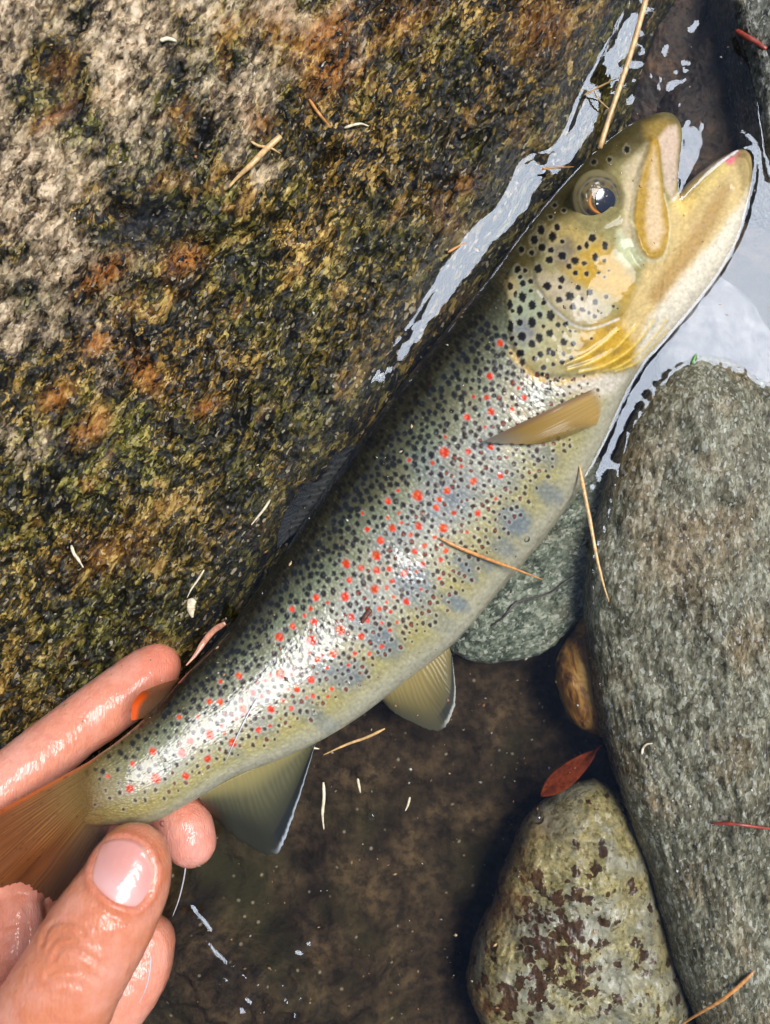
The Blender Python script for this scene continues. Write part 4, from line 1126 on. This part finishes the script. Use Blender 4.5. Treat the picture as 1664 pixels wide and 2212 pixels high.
# ================================================================== HAND
def ball_chain(pts, n, flat=1.0, ns=22, nr=14):
    p = catmull(pts, n)
    parts = []
    th = np.linspace(0, 2 * math.pi, ns, endpoint=False); ph = np.linspace(0.001, math.pi - 0.001, nr)
    PH, TH = np.meshgrid(ph, th, indexing='ij')
    ux, uy, uz = np.sin(PH) * np.cos(TH), np.sin(PH) * np.sin(TH), np.cos(PH)
    f = grid_faces(nr, ns, True)
    j_ = np.arange(1, ns // 2)
    cap = lambda o_: np.stack([o_ + j_ - 1, o_ + j_, o_ + ns - 1 - j_, o_ + ns - j_], -1) if False else np.stack([o_ + (j_ - 1), o_ + j_, o_ + ns - 1 - j_, o_ + (ns - j_) % ns], -1)
    f = np.concatenate([f, cap(0), cap((nr - 1) * ns)])
    for q in p:
        x, y = xy(q[0], q[1], q[2]); r = q[3] * K * (H - q[2]) / H
        parts.append((np.stack([x + ux * r, y + uy * r, q[2] + uz * r * flat], -1).reshape(-1, 3), f))
    return parts
hp = []
hp += ball_chain([(338, 1441, .0020, 54), (318, 1458, .0036, 61), (285, 1485, .0060, 65), (220, 1534, .0108, 67), (165, 1574, .0149, 65), (120, 1610, .0184, 67), (40, 1675, .0245, 70), (-80, 1770, .031, 72), (-220, 1880, .030, 80), (-330, 2000, .016, 95)], 60, 0.92)
hp += ball_chain([(287, 1857, .0430, 80), (281, 1880, .0445, 91), (266, 1920, .0460, 99), (244, 1958, .0477, 105), (218, 2002, .0495, 112), (182, 2062, .0510, 115), (140, 2138, .0520, 120), (90, 2230, .051, 132), (20, 2340, .041, 150), (-120, 2420, .024, 180)], 60, 0.80)
hp += ball_chain([(413, 1818, .0090, 56), (398, 1775, .0070, 59), (360, 1730, .0010, 60), (300, 1735, -.0020, 62), (200, 1790, -.0050, 66), (60, 1880, -.0070, 70), (-120, 1980, -.006, 80), (-320, 2050, -.004, 95)], 50, 0.95)
hp += ball_chain([(318, 2035, -.004, 62), (296, 2085, -.003, 76), (250, 2150, .000, 84), (160, 2230, .004, 95), (20, 2310, .006, 110), (-160, 2330, .006, 140)], 40, 0.9)
hp += ball_chain([(40, 1965, -.0005, 50), (36, 2020, .001, 62), (20, 2100, .004, 80), (0, 2200, .010, 110), (-60, 2330, .014, 150)], 30, 0.9)
hp += ball_chain([(110, 1990, -.012, 70), (60, 2080, -.010, 110), (-40, 2180, -.006, 150), (-160, 2260, 0, 190)], 24, 0.7)
hp += ball_chain([(-330, 2000, -.004, 95), (-300, 2120, 0, 130), (-240, 2260, .004, 170), (-160, 2400, .008, 200), (-250, 2650, .012, 210), (-380, 2900, .016, 220)], 30, 0.75)
hme = remeshed('hand', hp, 0.0008)
hco = smooth_mesh(hme, 8, 0.5)
hno = get_no(hme)
hpx, hpy = to_px(hco)
NAIL = [(545,1235),(600,1215),(680,1213),(750,1240),(800,1300),(834,1385),(836,1420),(815,1490),(770,1560),(735,1590),(690,1588),(600,1552),(525,1492),(489,1440),(492,1380),(517,1290)]
NAIL = [(x * .4032, 1320.7 + y * .4032) for x, y in NAIL]
hx = np.zeros(len(hco))
isthumb = (hco[:, 2] > 0.040) & (hpx * 0.83 + hpy * 0.55 > 1090)
upm = np.clip(hno[:, 2], 0, 1)
dn = sdist(hpx, hpy, NAIL)
hx += isthumb * upm * (-0.0006 * sstep(-3, 5, dn) + 0.0007 * np.exp(-((dn + 9) / 7) ** 2))
def crease(pts, wd, dep, mask):
    global hx
    d = seg_dist(hpx, hpy, catmull(pts, 24)[:, :2])
    hx += mask * (-dep * np.exp(-(d / wd) ** 2) + dep * 0.45 * np.exp(-((d - wd * 2.0) / (wd * 1.1)) ** 2))
for pts, wd, dep in [([(92, 2040), (100, 2010), (125, 1992), (160, 1998), (185, 2020)], 5, .0006), ([(118, 2072), (128, 2050), (155, 2048), (190, 2066), (225, 2092)], 5, .0006), ([(108, 2056), (116, 2034), (140, 2022), (172, 2036)], 4, .0004),
                     ([(100, 2110), (125, 2095), (170, 2098), (215, 2118)], 5, .0005), ([(85, 2130), (115, 2118), (160, 2124), (200, 2146)], 4, .0004), ([(70, 2150), (105, 2142), (150, 2150)], 4, .0003), ([(205, 1955), (240, 1978), (280, 1995), (320, 1990)], 5, .0003), ([(130, 2080), (160, 2078), (200, 2096)], 3, .0003)]:
    crease(pts, wd, dep * 1.1, isthumb * upm)
low_ = (~isthumb) * upm
for pts, wd, dep in [([(116, 1545), (134, 1562), (146, 1588), (150, 1625)], 4, .00035), ([(126, 1540), (146, 1558), (158, 1584), (164, 1612)], 3, .0003), ([(180, 1540), (200, 1570), (206, 1605)], 3, .0002), ([(136, 1535), (156, 1552), (170, 1580), (176, 1606)], 3, .0002), ([(60, 1600), (84, 1630), (92, 1660)], 4, .00025), ([(58, 1960), (62, 1990), (58, 2040), (62, 2100)], 9, .0007), ([(60, 1990), (30, 2000), (0, 2006)], 4, .0003), ([(20, 1690), (40, 1720)], 4, .0003)]:
    crease(pts, wd, dep, low_)
hx += 0.00022 * fbm(hpx / 26, hpy / 26, 131, 3)
hco = hco + hno * hx[:, None]
set_co(hme, hco)
hc = np.tile(lin(206, 126, 92), (len(hco), 1))
def layh(col, a):
    global hc
    a = np.clip(a, 0, 1)[:, None]
    hc = hc * (1 - a) + np.asarray(col) * a
layh(lin(228, 150, 120), (~isthumb) * 0.8)
layh(lin(208, 130, 90), isthumb * 0.75)
layh(lin(214, 112, 88), blob(hpx, hpy, 350, 1430, 50, 50) * 0.5 * (~isthumb))
layh(lin(226, 158, 132), blob(hpx, hpy, 40, 1640, 90, 60) * 0.6 * (~isthumb))
layh(lin(228, 152, 136), blob(hpx, hpy, 415, 1820, 60, 60) * 0.7 * (~isthumb))
layh(lin(192, 104, 62), isthumb * np.exp(-((dn + 14) / 12) ** 2) * 0.5)
layh(lin(222, 136, 112), isthumb * np.exp(-((dn + 4) / 5) ** 2) * 0.5)
layh(lin(184, 108, 66), isthumb * blob(hpx, hpy, 130, 2030, 50, 40) * 0.5)
layh(lin(224, 158, 132), isthumb * blob(hpx, hpy, 260, 2120, 40, 120, -0.5) * 0.4)
layh(lin(208, 128, 96), np.clip(fbm(hpx / 30, hpy / 30, 141, 3), 0, 1) * 0.5)
cattr(hme, 'pigment', hc)
m = M('wet_skin')
g = m.coord()
pg = m.attr('pigment').outputs['Color']
c = m.mix(m.math('MULTIPLY', m.ramp(m.noise(g, 420, 4, 0.7), [(0.38, 1), (0.62, 0)]), 0.28), pg, (0.46, 0.12, 0.08))
c = m.mix(m.math('MULTIPLY', m.ramp(m.noise(g, 110, 3, 0.6), [(0.45, 0), (0.65, 1)]), 0.3), c, (0.80, 0.42, 0.32))
m.p(Base_Color=c, Roughness=0.45, Coat_Weight=0.9, Coat_Roughness=0.11, Coat_IOR=1.36)
m.set(m.b, 'Subsurface Weight', 0.5); m.set(m.b, 'Subsurface Radius', (0.0035, 0.0013, 0.0008)); m.set(m.b, 'Subsurface Scale', 1.0)
m.set(m.b, 'Specular IOR Level', 0.15)
fp = m.coord(rot=0.8, scale=(1, 0.22, 1), base=g)
vd = m.n('ShaderNodeTexVoronoi'); vd.feature = 'DISTANCE_TO_EDGE'; m.set(vd, 'Vector', fp); m.set(vd, 'Scale', 1000.0)
lines = m.ramp(vd.outputs['Distance'], [(0.0, 0.0), (0.18, 1.0)])
micro = m.math('ADD', m.noise(fp, 900, 4, 0.65), m.math('MULTIPLY', lines, 0.35))
m.p(Normal=m.bump(micro, 0.6, 0.0004))
m.set(m.b, 'Coat Normal', m.bump(m.math('ADD', m.noise(g, 100, 3, 0.55), m.math('MULTIPLY', micro, 0.10)), 0.55, 0.0016))
MAT_HAND = m.m
hand_root = root('hand', P(60, 2150, -0.01), 'wet bare hand holding the tail from the lower left', 'hand')
hand = link('skin', hme, MAT_HAND, hand_root)
bpy.context.view_layer.update(); dg = bpy.context.evaluated_depsgraph_get()
BV['hand'] = BVHTree.FromObject(hand, dg)
# thumbnail
nol = catmull(NAIL + [NAIL[0]], 121)[:-1, :2]; ncen = nol.mean(0)
nr_ = 30; rr = np.linspace(0, 1, nr_) ** 0.8
npx = (ncen[0] + (nol[None, :, 0] - ncen[0]) * rr[:, None]); npy = (ncen[1] + (nol[None, :, 1] - ncen[1]) * rr[:, None])
pts3 = np.array([[list(cast(npx[i, j], npy[i, j], ['hand'], False)) for j in range(120)] for i in range(nr_)])
A_ = np.c_[np.ones(npx.size), npx.ravel() - ncen[0], npy.ravel() - ncen[1], (npx.ravel() - ncen[0]) ** 2, (npy.ravel() - ncen[1]) ** 2, (npx.ravel() - ncen[0]) * (npy.ravel() - ncen[1])]
cf, *_ = np.linalg.lstsq(A_, pts3[..., 2].ravel(), rcond=None)
zfit = (A_ @ cf).reshape(npx.shape)
tax = np.array([0.91, 0.42]); perp_ = ((npx - ncen[0]) * tax[0] + (npy - ncen[1]) * tax[1]) / 75.0
zn = -0.0008 * perp_ ** 2 + 0.0003 + 0.6 * zfit + 0.4 * pts3[..., 2] + 0.00055 - 0.0012 * np.maximum(0, (rr[:, None] - 0.93) / 0.07)
nme = mesh_np('thumbnail', np.stack([pts3[..., 0], pts3[..., 1], zn], -1).reshape(-1, 3), grid_faces(nr_, 120, True))
bm = bmesh.new(); bm.from_mesh(nme); bmesh.ops.remove_doubles(bm, verts=bm.verts, dist=1e-7)
ext = bmesh.ops.extrude_edge_only(bm, edges=[e for e in bm.edges if e.is_boundary])
for v in ext['geom']:
    if isinstance(v, bmesh.types.BMVert): v.co.z -= 0.0012
bmesh.ops.recalc_face_normals(bm, faces=bm.faces); bm.to_mesh(nme); bm.free()
nme.polygons.foreach_set('use_smooth', np.ones(len(nme.polygons), bool))
if sum(p.normal.z for p in nme.polygons) < 0: nme.flip_normals()
nco = get_co(nme); qx, qy = to_px(nco)
ncl = np.tile(lin(212, 144, 128), (len(nco), 1))
def layn(col, a):
    global ncl
    a = np.clip(a, 0, 1)[:, None]; ncl = ncl * (1 - a) + np.asarray(col) * a
layn(lin(222, 172, 162), blob(qx, qy, 255, 1925, 70, 34, 0.5) * 0.8)
layn(lin(216, 196, 160), np.exp(-(seg_dist(qx, qy, [(312, 1832), (330, 1862), (337, 1890), (330, 1915)]) / 5) ** 2) * 0.8)
layn(lin(206, 128, 110), np.exp(-(sdist(qx, qy, NAIL) / 6) ** 2) * 0.5)
cattr(nme, 'pigment', ncl)
m = M('nail')
m.p(Base_Color=m.attr('pigment').outputs['Color'], Roughness=0.3, Coat_Weight=1.0, Coat_Roughness=0.03)
m.set(m.b, 'Subsurface Weight', 0.1); m.set(m.b, 'Subsurface Radius', (0.002, 0.001, 0.0006)); m.set(m.b, 'Subsurface Scale', 1.0)
m.set(m.b, 'Coat Normal', m.bump(m.math('ADD', m.noise(m.coord(rot=0.4, scale=(1, .3, 1)), 170, 3, 0.6), m.math('MULTIPLY', m.noise(m.coord(), 700, 3, .6), .15)), 0.45, 0.0010))
link('thumbnail', nme, m.m, hand_root, label='short pink thumbnail')

# ================================================================== WATER
gx3 = stretched(-60, 1730, 340, 160, 14); gy3 = stretched(-60, 2280, 450, 160, 14)
X3, Y3 = np.meshgrid(gx3, gy3, indexing='ij')
wx, wy = (X3 - 832) * K, (1106 - Y3) * K
inf = np.exp(-(np.maximum(0, np.abs(X3 - 832) - 1000) / 600) ** 2 - (np.maximum(0, np.abs(Y3 - 1106) - 1300) / 600) ** 2)
dsh = -shore_d(X3.ravel(), Y3.ravel()).reshape(X3.shape)
wob = 1 + 0.14 * fbm(X3 / 60, Y3 / 60, 201, 2)
eta = 0.00098 * wob * np.exp(-np.clip(dsh, -8, 900) / 26.0)
# contact ring round everything else that pierces the surface
cp = []
for ob in (fish_body, hand, big_rock, mottled, corner):
    co = get_co(ob.data)
    sel = co[(np.abs(co[:, 2] - 0.0002) < 0.0005)]
    cp.append(sel[::3])
cp = np.vstack(cp)
kd = kdtree.KDTree(len(cp))
for i, q in enumerate(cp): kd.insert((q[0], q[1], 0), i)
kd.balance()
ii = np.argwhere((np.abs(X3 - 832) < 900) & (np.abs(Y3 - 1106) < 1180))
dc = np.full(X3.shape, 1.0)
for i, j in ii:
    dc[i, j] = kd.find((wx[i, j], wy[i, j], 0))[2]
eta = eta + 0.00062 * np.exp(-dc / 0.0021)
# gentle pool swell, livelier at the run in the top and beside the thumb
eta = eta + inf * (0.00009 * fbm(X3 / 90, Y3 / 90, 211, 2) + 0.00003 * fbm(X3 / 30, Y3 / 30, 214, 2))
run = blob(X3, Y3, 1440, 150, 110, 170, 0.2)
eta = eta + run * sstep(20, 110, dsh) * 0.0006 * fbm(X3 / 44, Y3 / 62, 221, 3)
eta = eta + 0.0032 * blob(X3, Y3, 1655, 240, 130, 150)  # added hump, shaped to turn the sky reflection away beside the snout
rp = blob(X3, Y3, 470, 2010, 60, 110, -0.4) + 0.7 * blob(X3, Y3, 640, 2120, 120, 60, -0.5)
band = np.exp(-(seg_dist(X3, Y3, [(420, 1955), (445, 2000), (470, 2060), (505, 2100), (560, 2105)]) / 16) ** 2)
for bx0, by0, bx1, by1, wd_ in [(690, 2030, 620, 2075, 12), (575, 2105, 520, 2190, 14), (600, 2120, 640, 2200, 9), (660, 2130, 640, 2165, 12), (470, 2110, 500, 2135, 11), (690, 2160, 700, 2212, 10)]:
    band = np.maximum(band, np.exp(-(seg_dist(X3, Y3, [(bx0, by0), (bx1, by1)]) / wd_) ** 2))
eta = eta + band * 0.00062 * np.sin((X3 * 0.62 - Y3 * 0.78) / 36 * 2 * math.pi + 3.0 * fbm(X3 / 40, Y3 / 40, 231, 2))
rb = blob(X3, Y3, 620, 1140, 50, 60, 0.4)
eta = eta + rb * 0.0005 * ridged(X3 / 22, Y3 / 22, 241, 2)
wme = mesh_np('water', np.stack([wx, wy, eta], -1).reshape(-1, 3), grid_faces(len(gx3), len(gy3))[:, ::-1])
m = M('stream_water')
fr = m.n('ShaderNodeFresnel'); fr.inputs['IOR'].default_value = 1.36
tr = m.n('ShaderNodeBsdfTransparent'); tr.inputs['Color'].default_value = (0.97, 0.965, 0.94, 1)
gl = m.n('ShaderNodeBsdfGlossy'); gl.inputs['Roughness'].default_value = 0.0; gl.inputs['Color'].default_value = (0.78, 0.87, 1.0, 1)  # blue of the reflected sky is put into the gloss tint
bn = m.bump(m.math('ADD', m.noise(m.coord(), 70, 2, 0.5, 0.3), m.math('MULTIPLY', m.noise(m.coord(), 420, 2, 0.5), 0.05)), 0.2, 0.0009)
m.nt.links.new(bn, gl.inputs['Normal']); m.nt.links.new(bn, fr.inputs['Normal'])
mx = m.n('ShaderNodeMixShader')
m.nt.links.new(fr.outputs[0], mx.inputs[0]); m.nt.links.new(tr.outputs[0], mx.inputs[1]); m.nt.links.new(gl.outputs[0], mx.inputs[2])
m.nt.links.new(mx.outputs[0], m.out.inputs['Surface'])
water = link('water', wme, m.m, kind='structure')

# ================================================================== SMALL THINGS
bpy.context.view_layer.update(); dg = bpy.context.evaluated_depsgraph_get()
for k, o in (('boulder', boulder), ('bed', streambed), ('river', big_rock), ('flat', flat_rock), ('mottled', mottled), ('corner', corner), ('slab', slab), ('pebble', pebble)):
    BV[k] = BVHTree.FromObject(o, dg)
DRY = ['boulder', 'fish', 'hand', 'river', 'mottled', 'corner']
UNDER = ['boulder', 'fish', 'hand', 'river', 'mottled', 'corner', 'bed', 'flat', 'slab', 'pebble']

def simple(name, col, rough=0.5, coat=0.4, var=0.35, tr=0.0):
    m = M(name)
    n = m.noise(m.coord(), 700, 3, 0.6)
    a = np.asarray(lin(*col)); 
    m.p(Base_Color=m.ramp(n, [(0.3, a * (1 - var)), (0.7, np.minimum(1, a * (1 + var)))]), Roughness=rough, Coat_Weight=coat, Coat_Roughness=0.1)
    return m.m
STRAW = simple('straw', (206, 164, 104)); PALE = simple('pale_straw', (228, 208, 170)); PINK = simple('pinkish_leaf', (190, 128, 98)); ORANGE = simple('orange_stem', (196, 132, 66))
RED = simple('red_bark', (150, 52, 28)); DARK = simple('dark_root', (46, 26, 18)); HUSK = simple('brown_husk', (96, 52, 30)); WHITE = simple('silvery_thread', (206, 204, 206), 0.25, 1.0, 0.1)

def needle(name, label, pts, rad, mat, zs=None, cat='pine needle', group=None, under=False, flat=0.75, lift=0.0002, ends=(0.45, 0.3), n=26):
    p = catmull(pts, n)[:, :2]
    if zs is None:
        c3 = np.array([list(cast(q[0], q[1], UNDER if under else DRY, not under)) for q in p])
        z = c3[:, 2]
        zmax = np.array([z[max(0, i - 3):i + 4].max() for i in range(n)])
        z = zmax + lift + rad * K * flat
        for _ in range(6): z[1:-1] = (z[:-2] + 2 * z[1:-1] + z[2:]) / 4
    else:
        z = np.interp(np.linspace(0, 1, n), np.linspace(0, 1, len(zs)), zs)
    x, y = xy(p[:, 0], p[:, 1], z)
    c = np.stack([x, y, z], -1)
    t = np.gradient(c, axis=0); t /= np.linalg.norm(t, axis=1)[:, None]
    sd_ = np.cross(t, [0, 0, 1.0]); sd_ /= np.linalg.norm(sd_, axis=1)[:, None]
    upv = np.cross(sd_, t)
    u = np.linspace(0, 1, n)
    r = rad * K * np.interp(u, [0, 0.12, 0.6, 1], [ends[0], 1.0, 0.9, ends[1]]) * (1 + 0.12 * gnoise(u * 9, u * 0 + rad, 4))
    a = np.linspace(0, 2 * math.pi, 8, endpoint=False)
    co = c[:, None, :] + r[:, None, None] * (np.cos(a)[None, :, None] * sd_[:, None, :] + flat * np.sin(a)[None, :, None] * upv[:, None, :])
    me = mesh_np(name, co.reshape(-1, 3), grid_faces(n, 8, True))
    bm = bmesh.new(); bm.from_mesh(me); bmesh.ops.holes_fill(bm, edges=bm.edges, sides=0); bmesh.ops.recalc_face_normals(bm, faces=bm.faces); bm.to_mesh(me); bm.free()
    me.polygons.foreach_set('use_smooth', np.ones(len(me.polygons), bool))
    return link(name, me, mat, None, label, cat, group)

needle('grass_stem', 'long straw-coloured stem slanting from the top edge down to the head', [(1412, -60), (1395, 0), (1372, 85), (1345, 170), (1318, 250), (1296, 320)], 6.0, STRAW, [.016, .014, .0125, .0115, .0105, .0095], 'stem', ends=(.7, .9))
needle('twig_bit', 'thin forked twig across the bright water strip beside the long stem', [(1262, 205), (1290, 190), (1318, 176), (1342, 166)], 2.2, STRAW, [.003, .004, .006, .009], 'twig')
needle('twig_bit', 'short thin twig below the forked one on the water strip', [(1284, 196), (1292, 212), (1306, 226), (1318, 236)], 2.0, STRAW, [.003, .003, .003, .003], 'twig')
needle('pine_needle', 'thick tan needle lying on the boulder, upper middle', [(606, 294), (575, 322), (540, 358), (512, 384), (494, 405)], 6.2, STRAW, ends=(.9, .35))
needle('pine_needle', 'small tan needle crossing under the thick one on the boulder', [(542, 305), (560, 315), (582, 318), (606, 331)], 2.8, STRAW)
needle('pine_needle', 'short tan needle leaning down on the boulder right of the thick needle', [(668, 214), (684, 238), (700, 258), (716, 276)], 3.4, ORANGE)
needle('pine_needle', 'curved pale needle on the boulder near the top middle', [(744, 276), (762, 270), (780, 267), (797, 272)], 3.0, PALE)
needle('pine_needle', 'short pale needle on the boulder near the top left', [(346, 87), (362, 83), (382, 88)], 4.4, PALE)
needle('leaf_strip', 'curled pinkish-brown strip between fingertip and back of the trout', [(487, 1346), (462, 1362), (440, 1388), (422, 1415), (402, 1438)], 6.5, PINK, [.014, .013, .013, .0145, .016], 'leaf strip', flat=.35, ends=(.6, .2))
needle('pale_needle', 'thin white needle floating against the dark boulder beside the back', [(584, 1079), (572, 1098), (556, 1118), (543, 1134)], 2.8, PALE, cat='pine needle')
needle('pale_needle', 'thin white needle above the pale seed husk', [(441, 1231), (428, 1252), (414, 1272), (404, 1292)], 2.2, PALE, cat='pine needle')
needle('pine_needle', 'yellow-orange needle lying across the lower flank and belly', [(949, 1162), (990, 1182), (1050, 1206), (1110, 1228), (1172, 1252)], 4.0, ORANGE, [.014, .0135, .0105, .0065, .003])
needle('pine_needle', 'long tan needle between the belly and the long grey rock', [(1252, 1005), (1262, 1060), (1276, 1130), (1290, 1205), (1304, 1262), (1316, 1300)], 4.4, STRAW, [.006, .0055, .006, .007, .008, .0085])
needle('pine_needle', 'straw needle afloat under the belly between pelvic and anal fin', [(832, 1574), (795, 1592), (750, 1608), (699, 1631)], 3.2, STRAW)
needle('pine_needle', 'upright straw needle afloat right of the anal fin', [(699, 1690), (700, 1722), (697, 1760), (700, 1792)], 3.6, PALE)
needle('pine_needle', 'tiny straw needle afloat beyond the upright one', [(773, 1682), (776, 1698), (779, 1713)], 3.0, PALE)
needle('twig_bit', 'tiny forked tan twig afloat in the dark pool', [(886, 1722), (882, 1738), (876, 1752)], 2.6, PALE, cat='twig')
needle('pine_needle', 'stubby straw needle close to the pelvic and anal fins', [(668, 1617), (676, 1616), (690, 1618)], 2.4, PALE)
needle('fishing_line', 'silvery thread trailing from the fingertip below the tail', [(402, 1866), (397, 1900), (386, 1945), (373, 1980)], 1.7, WHITE, [.013, .008, .004, .002], 'thread')
needle('fishing_line', 'silvery thread beside the curled finger at the bottom', [(326, 2066), (324, 2095), (315, 2135), (300, 2170)], 1.6, WHITE, [.022, .022, .021, .019], 'thread')
needle('fishing_line', 'hair-thin pale thread lying over the tail flank', [(556, 1508), (535, 1545), (508, 1600), (485, 1652)], 1.2, WHITE, None, 'thread')
needle('grass_stem', 'curved orange stem on the long rock in the bottom right corner', [(1630, 2098), (1600, 2128), (1560, 2160), (1510, 2190), (1440, 2235)], 4.2, ORANGE, None, 'stem')
needle('red_twig', 'dark red twig on the long grey rock at the right edge', [(1536, 1779), (1580, 1780), (1630, 1786), (1700, 1796)], 3.4, RED, None, 'twig')
needle('pale_needle', 'small white curved needle on the long grey rock', [(1387, 1630), (1390, 1616), (1398, 1608), (1410, 1606)], 2.8, PALE, cat='pine needle')
needle('red_stick', 'short red stick on the corner rock', [(1592, 66), (1612, 78), (1634, 90), (1656, 106)], 6.0, RED, None, 'stick', ends=(.9, .7))
needle('root_thread', 'dark wavy root thread over the pale green flat stone', [(1060, 1352), (1090, 1332), (1112, 1304), (1150, 1292), (1192, 1278), (1216, 1258), (1258, 1232)], 2.6, DARK, None, 'root', under=True)
needle('insect_husk', 'dark brown insect husk stuck on the flank', [(802, 1316), (794, 1326), (786, 1338), (782, 1346)], 5.5, HUSK, None, 'husk', ends=(.5, .6))
needle('seed_husk', 'pale oval seed husk floating by the boulder above the finger', [(416, 1292), (413, 1306), (413, 1320), (416, 1334)], 10.0, PALE, None, 'husk', flat=.45, ends=(.2, .2))
needle('wood_chip', 'pale splinter on the dark boulder at the far left', [(154, 1178), (160, 1196), (170, 1210), (180, 1226)], 3.6, PALE, None, 'splinter')
needle('wood_chip', 'tan splinter half sunk on the boulder near the bright strip', [(968, 545), (985, 535), (1006, 524)], 3.0, ORANGE, None, 'splinter')
needle('wood_chip', 'thin tan splinter beside the eye on the wet dark band', [(1170, 365), (1200, 362), (1240, 360)], 2.2, ORANGE, [.003, .004, .006], 'splinter')
needle('wood_chip', 'brown bit stuck on the pelvic fin', [(934, 1420), (941, 1408), (950, 1396)], 3.0, HUSK, [.0, .001, .001], 'splinter')
needle('moss_sprig', 'tiny bright green sprig at the head of the long grey rock', [(1496, 786), (1500, 776), (1505, 764)], 3.2, simple('moss_green', (86, 150, 52)), None, 'moss')

# drowned red leaf
lf = np.array([(1168, 1715), (1181, 1685), (1216, 1637), (1260, 1604), (1290, 1610), (1286, 1632), (1260, 1676), (1220, 1702)], float)
ax0, ax1 = np.array([1166, 1717.]), np.array([1294, 1604.])
nl, nw = 40, 13
tl = np.linspace(0, 1, nl); wl = np.linspace(-1, 1, nw)
wid = 27 * np.sin(np.clip(tl * 1.12, 0, 1) * math.pi) ** 0.75 * (1 - 0.25 * tl) + 0.6
dr = (ax1 - ax0) / np.linalg.norm(ax1 - ax0); nrm = np.array([-dr[1], dr[0]])
lp = ax0 + np.outer(tl, ax1 - ax0)
lz = -0.0135 + 0.0025 * tl[:, None] + 0.0016 * np.abs(wl)[None, :] + 0.0006 * np.sin(tl * 9)[:, None] * wl[None, :]
lx, ly = xy(lp[:, None, 0] + wid[:, None] * wl[None] * nrm[0], lp[:, None, 1] + wid[:, None] * wl[None] * nrm[1], -0.0135)
lme = mesh_np('leaf', np.stack([lx, ly, lz], -1).reshape(-1, 3), grid_faces(nl, nw))
lo = link('leaf', lme, simple('red_leaf', (104, 46, 22), 0.9, 0.0, 0.5), None, 'drowned red-brown leaf above the mottled stone', 'leaf')
lo.data.materials[0].node_tree.nodes['Principled BSDF'].inputs['Specular IOR Level'].default_value = 0.0
md = lo.modifiers.new('thick', 'SOLIDIFY'); md.thickness = 0.0005

# bubbles on the surface
m = M('bubble_film')
fr = m.n('ShaderNodeFresnel'); fr.inputs['IOR'].default_value = 1.45
tr = m.n('ShaderNodeBsdfTransparent'); gl = m.n('ShaderNodeBsdfGlossy'); gl.inputs['Roughness'].default_value = 0.02
mx = m.n('ShaderNodeMixShader')
m.nt.links.new(fr.outputs[0], mx.inputs[0]); m.nt.links.new(tr.outputs[0], mx.inputs[1]); m.nt.links.new(gl.outputs[0], mx.inputs[2]); m.nt.links.new(mx.outputs[0], m.out.inputs['Surface'])
for px, py, r, lab in [(803, 1762, 11, 'clear bubble afloat in the dark pool below the belly'), (1162, 1768, 14, 'clear bubble on the tip of the mottled stone'), (1138, 1164, 7, 'small bubble on the belly edge of the trout'), (352, 1780, 6, 'tiny bubble between thumb tip and lower fingertip')]:
    q = cast(px, py, DRY, True)
    bme_ = dome('bubble', px, py, q.z, r, r, r * K * 0.9, 14, 28)
    link('bubble', bme_, m.m, None, lab, 'bubble')

# fine drift: grains, scales of bark, plant crumbs - nobody could count them
V_, F_, CL_ = [], [], []
octf = [(0, 1, 2), (0, 2, 3), (0, 3, 4), (0, 4, 1), (5, 2, 1), (5, 3, 2), (5, 4, 3), (5, 1, 4)]
pal = [lin(226, 206, 170), lin(214, 176, 124), lin(236, 228, 210), lin(190, 132, 84), lin(150, 120, 80)]
def fleck(px, py, size, under):
    q = cast(px, py, UNDER if under else DRY, not under)
    if q is None: return
    a = random.uniform(0, 6.28); l = size * K * random.uniform(0.7, 2.0); w_ = size * K * random.uniform(0.4, 0.9); h_ = size * K * 0.3
    ca, sa = math.cos(a), math.sin(a); o = len(V_)
    for dx, dy, dz in ((0, 0, h_), (l, 0, 0), (0, w_, 0), (-l * random.uniform(.6, 1), 0, 0), (0, -w_, 0), (0, 0, -h_)):
        V_.append((q.x + dx * ca - dy * sa, q.y + dx * sa + dy * ca, q.z + dz + 0.0001))
    c_ = pal[min(4, int(random.random() ** 1.1 * 5))] * random.uniform(0.35, 1.0)
    CL_.extend([c_] * 6)
    F_.extend([tuple(o + i for i in t) for t in octf])
for _ in range(300): fleck(random.uniform(20, 1250), random.uniform(20, 1560), random.choice([1.6, 2, 2.4, 3, 4.5]), False)
for _ in range(80): fleck(random.uniform(420, 1290), random.uniform(1440, 2200), random.choice([1.0, 1.4, 1.8, 2.2, 4.5]), False)
for _ in range(110): fleck(random.uniform(420, 1290), random.uniform(1400, 2200), random.choice([1.6, 2.2, 3, 4.5]), True)
for _ in range(120): fleck(random.uniform(980, 1660), random.uniform(800, 2200), random.choice([1.6, 2.2, 3]), True)
for _ in range(70): fleck(random.uniform(1280, 1660), random.uniform(20, 740), random.choice([1.4, 2, 2.6]), False)
dme = mesh_np('drift_crumbs', np.array(V_), np.array(F_), False)
cattr(dme, 'pigment', np.array(CL_))
m = M('crumbs'); m.p(Base_Color=m.attr('pigment').outputs['Color'], Roughness=0.5, Coat_Weight=0.5)
link('drift_crumbs', dme, m.m, None, 'tiny pale crumbs and grains scattered over rock and water', 'debris', kind='stuff')
